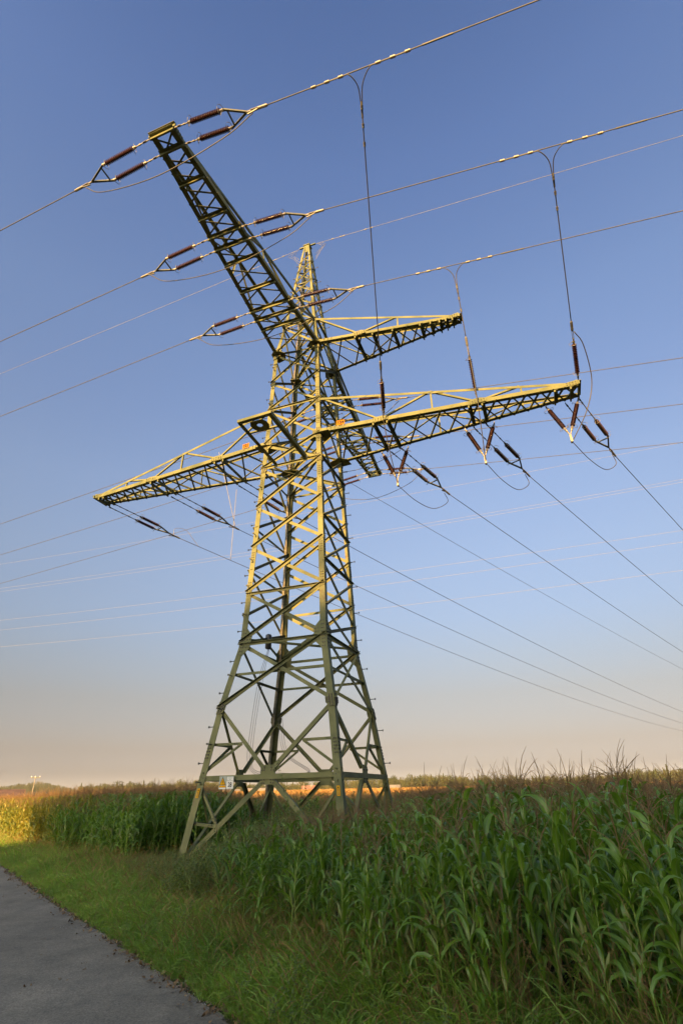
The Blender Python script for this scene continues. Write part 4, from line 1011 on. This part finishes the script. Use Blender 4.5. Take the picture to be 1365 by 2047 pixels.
# dry brown grass round the left foot and the weeds that fill the space under the pylon
dryc = []
for k in range(3):
    c = grass_clump(360+k, 26, .75, .16, .0040, .85, 4); dryc.append(c)
q = rng.normal(0, 1, (460, 2)); foot = corner('left', 0); cx_, cy_ = foot.x+.35, foot.y-1.5
x5 = np.concatenate([cx_+q[:240, 0]*1.05, -1.9+q[240:, 0]*.75]); y5 = np.concatenate([cy_+q[:240, 1]*.85, 12.2+q[240:, 1]*1.2]); u5, v5 = road_uv(x5, y5)
k5 = v5 > field_edge(u5)-.75; x5, y5 = x5[k5], y5[k5]; n5 = len(x5)
scatter('dry_grass', np.stack([x5, y5, 0*x5], -1), rng.uniform(0, 6.28, n5), rng.normal(0, .15, (n5, 2)), rng.uniform(.40, .95, n5)*np.where(x5 < -3.2, .62, 1), rng.integers(0, 3, n5), dryc)
def weed_mesh(seed, H, leaf=.10, branches=5, pair=False):
    rg = np.random.default_rng(seed); V, F, MI = [], [], []
    stems = [((0, 0, 0), rg.uniform(0, 6.28), 1.5, H)]
    for k in range(branches): stems.append(((0, 0, H*rg.uniform(.15, .75)), rg.uniform(0, 6.28), rg.uniform(.5, 1.1), H*rg.uniform(.25, .5)))
    for p0, a, e, ln in stems:
        pts = blade_pts(p0, a, e, ln, .35, 6, rg); tube_np(pts, list(np.linspace(.006, .002, 7)), V, F, MI, 1, 4)
        nl = int(ln/.055)
        for k in range(nl):
            t = (k+1)/nl*6; i0 = min(5, int(t-1e-6)); p = pts[i0]+(pts[i0+1]-pts[i0])*(t-i0)
            for s in ((0, math.pi) if pair else (0,)):
                lp = blade_pts(p, k*2.4+s, rg.uniform(.1, .9), leaf*rg.uniform(.6, 1.2)*(1.15-.6*k/nl), 1.8, 3, rg); w = leaf*.17
                strip(lp, [w*.5, w, w*.8, w*.1], np.array([0, 0, 1.]), 0, V, F, MI, .2, False)
    return np_mesh('weed', V, F, MI, [M['weed'], M['maize_stalk']])
weeds = [weed_mesh(400+k, h) for k, h in enumerate((.75, .95, 1.15, .6))]
bx = np.array([p[0] for p in CLEAR]); by = np.array([p[1] for p in CLEAR])
x6 = rng.uniform(bx.min()-.2, bx.max()+.4, 5200); y6 = rng.uniform(by.min()-.2, by.max(), 5200); k6 = in_poly(x6, y6, CLEAR); u6, v6 = road_uv(x6, y6); k6 &= v6 > field_edge(u6)-.35
k6 &= (rng.random(len(x6)) < .65)
x6, y6 = x6[k6], y6[k6]; 
WB = [(-5.6, 15.2), (-3.4, 11.6), (-2.3, 10.2), (-1.2, 10.6), (-1.0, 12.6), (-3.6, 15.8)]
xb = rng.uniform(-5.6, -1.2, 1500); yb = rng.uniform(9.8, 15.8, 1500); kb = in_poly(xb, yb, WB) & (rng.random(1500) < .7)
ug, vg = rng.uniform(-6, 26, 420), rng.uniform(.08, 1.9, 420); xg = EDGE0.x+RD.x*ug+RN.x*vg; yg = EDGE0.y+RD.y*ug+RN.y*vg; kg = (vg < field_edge(ug)) & (yg > 3)
xb = np.concatenate([xb, xg]); yb = np.concatenate([yb, yg]); kb = np.concatenate([kb, kg]); low6 = np.concatenate([np.ones(len(x6)+1500), rng.uniform(.22, .5, 420)])[np.concatenate([np.ones(len(x6), bool), kb])]
x6 = np.concatenate([x6, xb[kb]]); y6 = np.concatenate([y6, yb[kb]]); n6 = len(x6)
scatter('weeds', np.stack([x6, y6, 0*x6], -1), rng.uniform(0, 6.28, n6), rng.normal(0, .14, (n6, 2)), rng.uniform(.6, 1.15, n6)*np.interp(x6, [-5.5, -3.5, -2.0, -.8], [.30, .50, 1.0, 1.25])*low6, rng.integers(0, 4, n6), weeds)
for k, (px, py, H, lab) in enumerate(((-1.18, 14.2, 2.45, 'very tall thin weed with paired leaves rising past the belt beam under the pylon'), (-.72, 14.4, 1.95, 'thin leafy weed right of the tallest weed under the pylon'),
                                      (-2.05, 12.9, 1.15, 'dead brown weed with seed heads in the dry grass before the pylon'))):
    me = weed_mesh(450+k, H, .11 if k < 2 else .07, 2 if k < 2 else 8, k < 2)
    o = thing('weed_plant', lab, 'weed', (px, py, 0)); 
    if k == 2: me.materials.clear(); me.materials.append(M['dry']); me.materials.append(M['dry'])
    link('foliage', me, o)

# ------------------------------------------------------------------ far wood, hills, houses
M['crown'] = leaf_mat('tree_foliage', (0.034, 0.046, 0.016), (0.095, 0.090, 0.034), .15, .7, .75, .2, (0.18, 0.12, 0.04), .02)
M['bark'] = noise_mat('bark', (0.06, 0.045, 0.03), (0.13, 0.10, 0.07), 3, .9)
def far_tree(seed, H, conifer=False, leaf=.95, n=420):
    rg = np.random.default_rng(seed); V, F, MI = [], [], []
    tube_np([(0, 0, 0), (0, 0, H*.5), (0, 0, H*.85)], [H*.018, H*.012, H*.005], V, F, MI, 1, 5)
    lobes = [(rg.normal(0, H*.13, 2), H*rg.uniform(.35, .85), H*rg.uniform(.12, .2)) for _ in range(9)]
    for k in range(n):
        if conifer:
            z = H*rg.uniform(.2, 1.0); r = H*.17*(1.03-z/H)*math.sqrt(rg.random()); a = rg.uniform(0, 6.28); p = np.array([r*math.cos(a), r*math.sin(a), z])
        else:
            c, cz, rad = lobes[int(rg.integers(0, 9))]; v = rg.normal(0, 1, 3); v /= np.linalg.norm(v); v *= rad*rg.uniform(.6, 1.05); p = np.array([c[0], c[1], cz])+v
        s = leaf*rg.uniform(.5, 1.1); d1 = rg.normal(0, 1, 3); d1 /= np.linalg.norm(d1); d2_ = np.cross(d1, rg.normal(0, 1, 3)); d2_ /= np.linalg.norm(d2_); b = len(V)
        V += [p-d1*s*.5, p+d2_*s*.28, p+d1*s*.5, p-d2_*s*.28]; F.append((b, b+1, b+2, b+3)); MI.append(0)
    return np_mesh('far_tree', V, F, MI, [M['crown'], M['bark']], False)
ft = [far_tree(500, 13.5), far_tree(501, 12), far_tree(502, 15), far_tree(503, 14.5, True), far_tree(504, 11)]
da = np.concatenate([rng.uniform(470, 680, 2600), rng.uniform(1150, 2200, 7000)]); ta = np.concatenate([rng.uniform(R(-24), R(62), 2600), rng.uniform(R(-62), R(-13), 7000)])
dd = da+25*np.sin(ta*9)+np.where(ta < R(-16), 90, 0)*(da < 900); x7, y7 = dd*np.sin(ta), dd*np.cos(ta); n7 = len(x7)
s7 = np.where(da < 900, rng.uniform(.62, 1.0, n7)*(.86+.14*np.sin(ta*14)), rng.uniform(.7, 1.2, n7))
scatter('distant_wood', np.stack([x7, y7, ground_z(x7, y7)-.3], -1), rng.uniform(0, 6.28, n7), rng.normal(0, .03, (n7, 2)), s7, rng.integers(0, 5, n7), ft)

M['tiles'] = noise_mat('red_brown_roof_tiles', (0.060, 0.034, 0.026), (0.095, 0.052, 0.040), .6, .8)
M['tiles_red'] = noise_mat('red_roof_tiles', (0.14, 0.065, 0.045), (0.20, 0.09, 0.065), .6, .8)
M['render'] = noise_mat('pale_render', (0.24, 0.22, 0.19), (0.32, 0.29, 0.25), .6, .9)
M['wood'] = noise_mat('dark_boards', (0.06, 0.04, 0.03), (0.11, 0.075, 0.05), 2, .8)
M['film'] = noise_mat('white_film', (0.17, 0.145, 0.115), (0.22, 0.19, 0.15), .5, .5)
M['pole'] = noise_mat('pale_weathered_pole', (0.18, 0.155, 0.125), (0.26, 0.225, 0.185), 4, .8)
def house(name, label, cat, azd, dist, zoff, ln, wd, hw, hr, ridge_az, wall, roof, chim=True, over=.6):
    c = hdir(azd)*dist; c.z = float(ground_z(c.x, c.y))+zoff; ex = hdir(ridge_az); ey = Vector((ex.y, -ex.x, 0)); t = thing(name, label, cat, c)
    mb = MB(); n = 5
    sec = [ey*(-wd/2), ey*(wd/2), ey*(wd/2)+UP*hw, UP*(hw+hr*.96), ey*(-wd/2)+UP*hw]
    mb.prism(c-ex*ln/2, c+ex*ln/2, sec); mb.build('wall', wall, t)
    mb = MB()
    for s in (-1, 1):
        k = 1+over/(wd/2)
        e0 = c+ey*s*wd/2*k+UP*(hw+hr-hr*k); r_ = c+UP*(hw+hr); u_ = UP*.22
        mb.prism(e0-ex*(ln/2+over), e0+ex*(ln/2+over), [Vector((0, 0, 0)), r_-e0, r_-e0+u_, u_])
    rf = mb.build('roof', roof, t)
    if chim:
        mb = MB(); q = c+ex*ln*.12+ey*.6+UP*(hw+hr-.5); mb.bar(q, q+UP*1.3, .6, .6, ex); mb.build('chimney', M['render'], rf)
    for k in range(int(ln//3)):
        for s in (-1, 1):
            mb = MB(); q = c+ex*(-ln/2+1.6+3*k)+ey*s*(wd/2+.02)+UP*(hw*.55); mb.bar(q-UP*.6, q+UP*.6, 1.0, .06, ey); mb.build('window', M['black'], t)
    return t
house('barn', 'long low barn with a dark red brown roof at the left horizon', 'barn', -31.1, 165, -.75, 16, 10, 1.9, 2.3, 62, M['render'], M['tiles'])
house('barn', 'lower red roofed annex just right of the long barn', 'barn', -27.4, 172, -.9, 7, 6, 1.5, 1.5, 64, M['wood'], M['tiles'], False)
house('house', 'distant red roofed house before the wood seen between the pylon legs', 'house', -3.6, 432, -1.1, 10, 8, 3.0, 3.4, 84, M['render'], M['tiles_red'])
house('shed', 'distant white building at the foot of the wood right of the pylon', 'shed', 4.3, 420, -.6, 9, 7, 3.4, 1.6, 90, M['film'], M['film'], False)
def tunnel(label, azd, dist, ln, r):
    c = hdir(azd)*dist; c.z = float(ground_z(c.x, c.y))+.6; ex = hdir(azd+84); ey = Vector((ex.y, -ex.x, 0)); mb = MB()
    mb.prism(c-ex*ln/2, c+ex*ln/2, [ey*r*math.cos(a)+UP*r*.62*math.sin(a) for a in np.linspace(0, math.pi, 10)])
    tag(mb.build('polytunnel', M['film'], None, c), label, 'polytunnel')
tunnel('smaller pale polytunnel in the far maize left of the middle plate', -10.9, 330, 9, 4.2)
tunnel('wider pale polytunnel in the far maize behind the rear pylon leg', -8.2, 345, 17, 5.0)
def utility_pole(label, azd, dist, H, r, arm):
    c = hdir(azd)*dist; c.z = float(ground_z(c.x, c.y)); t = thing('utility_pole', label, 'utility pole', c)
    mb = MB(); mb.tube([c, c+UP*H], [r, r*.7], 8); mb.build('post', M['pole'], t)
    e = hdir(75)
    if arm:
        mb = MB(); mb.bar(c+UP*(H-.3)-e*arm, c+UP*(H-.3)+e*arm, .12, .14); mb.build('cross_arm', M['yoke'], t)
        for s in (-.9, -.1, .9): mb = MB(); q = c+UP*(H-.22)+e*arm*s; mb.lathe(q, q+UP, [(0, .05), (.1, .09), (.22, .07), (.28, .03)], 6); mb.build('pin_insulator', M['white'], t)
utility_pole('pale wooden pole with a crossbar beside the red roofed barn', -27.6, 150, 6.1, .11, .95)
utility_pole('distant bare pale pole just left of the far red roofed house', -4.15, 400, 6.6, .22, 0)

# ------------------------------------------------------------------ the wood behind the photographer that shades the foreground
M['near_leaf'] = leaf_mat('wood_foliage', (0.025, 0.055, 0.012), (0.06, 0.10, 0.022), .2, .6, .6, .3)
def wood_tree(seed, H):
    rg = np.random.default_rng(seed); V, F, MI = [], [], []
    tube_np([(0, 0, 0), (.1, 0, H*.4), (0, .1, H*.85)], [.28, .2, .06], V, F, MI, 1, 7)
    lobes = [(rg.normal(0, 1.5, 2), H*f, H*.17) for f in np.linspace(.14, .84, 13)]
    for c, cz, rad in lobes:
        tube_np([(0, 0, cz*.7), (c[0]*.6, c[1]*.6, cz*.9), (c[0], c[1], cz)], [.07, .05, .02], V, F, MI, 1, 4)
        for k in range(210):
            v = rg.normal(0, 1, 3); v /= np.linalg.norm(v); p = np.array([c[0], c[1], cz])+v*rad*rg.uniform(.3, 1.0)**.6; s = rg.uniform(.5, 1.0)
            d1 = rg.normal(0, 1, 3); d1 /= np.linalg.norm(d1); d2_ = np.cross(d1, rg.normal(0, 1, 3)); d2_ /= np.linalg.norm(d2_); b = len(V)
            V += [p-d1*s*.5, p+d2_*s*.3, p+d1*s*.5, p-d2_*s*.3]; F.append((b, b+1, b+2, b+3)); MI.append(0)
    return np_mesh('wood_tree', V, F, MI, [M['near_leaf'], M['bark']], False)
wt = [wood_tree(600+k, 16) for k in range(3)]
WOODH = 1.0
xs, ys, ss = [], [], []
for row, (yy, sc_) in enumerate(((-48, 1.82), (-53, 1.93), (-58, 1.99))):
    for xx in np.arange(-36.6, 75, 4.4):
        xs.append(xx+rng.normal(0, .5)+row*1.2); ys.append(yy+rng.normal(0, .5)); ss.append(sc_*rng.uniform(.94, 1.05)*WOODH)
n8 = len(xs)
scatter('roadside_wood', np.stack([xs, ys, np.zeros(n8)], -1), rng.uniform(0, 6.28, n8), rng.normal(0, .02, (n8, 2)), np.array(ss), rng.integers(0, 3, n8), wt)

# ------------------------------------------------------------------ morning haze over the fields
mb = MB(); lo, hi = -60.0, 75.0; hx = 3400.0
vs = [(sx_*hx, sy_*hx+800, z_) for z_ in (lo, hi) for sx_, sy_ in ((-1, -1), (1, -1), (1, 1), (-1, 1))]
mb.add(vs, [(0, 3, 2, 1), (4, 5, 6, 7), (0, 1, 5, 4), (1, 2, 6, 5), (2, 3, 7, 6), (3, 0, 4, 7)])
hm = bpy.data.materials.new('morning_haze'); hm.use_nodes = True; ht = hm.node_tree; ht.nodes.clear()
hv = ht.nodes.new('ShaderNodeVolumePrincipled'); ho = ht.nodes.new('ShaderNodeOutputMaterial'); ht.links.new(hv.outputs[0], ho.inputs['Volume'])
hv.inputs['Color'].default_value = (.86, .88, .93, 1); hv.inputs['Density'].default_value = .00006; hv.inputs['Anisotropy'].default_value = 0.0
tag(mb.build('haze', hm, None, Vector((0, 0, 0))), kind='stuff')
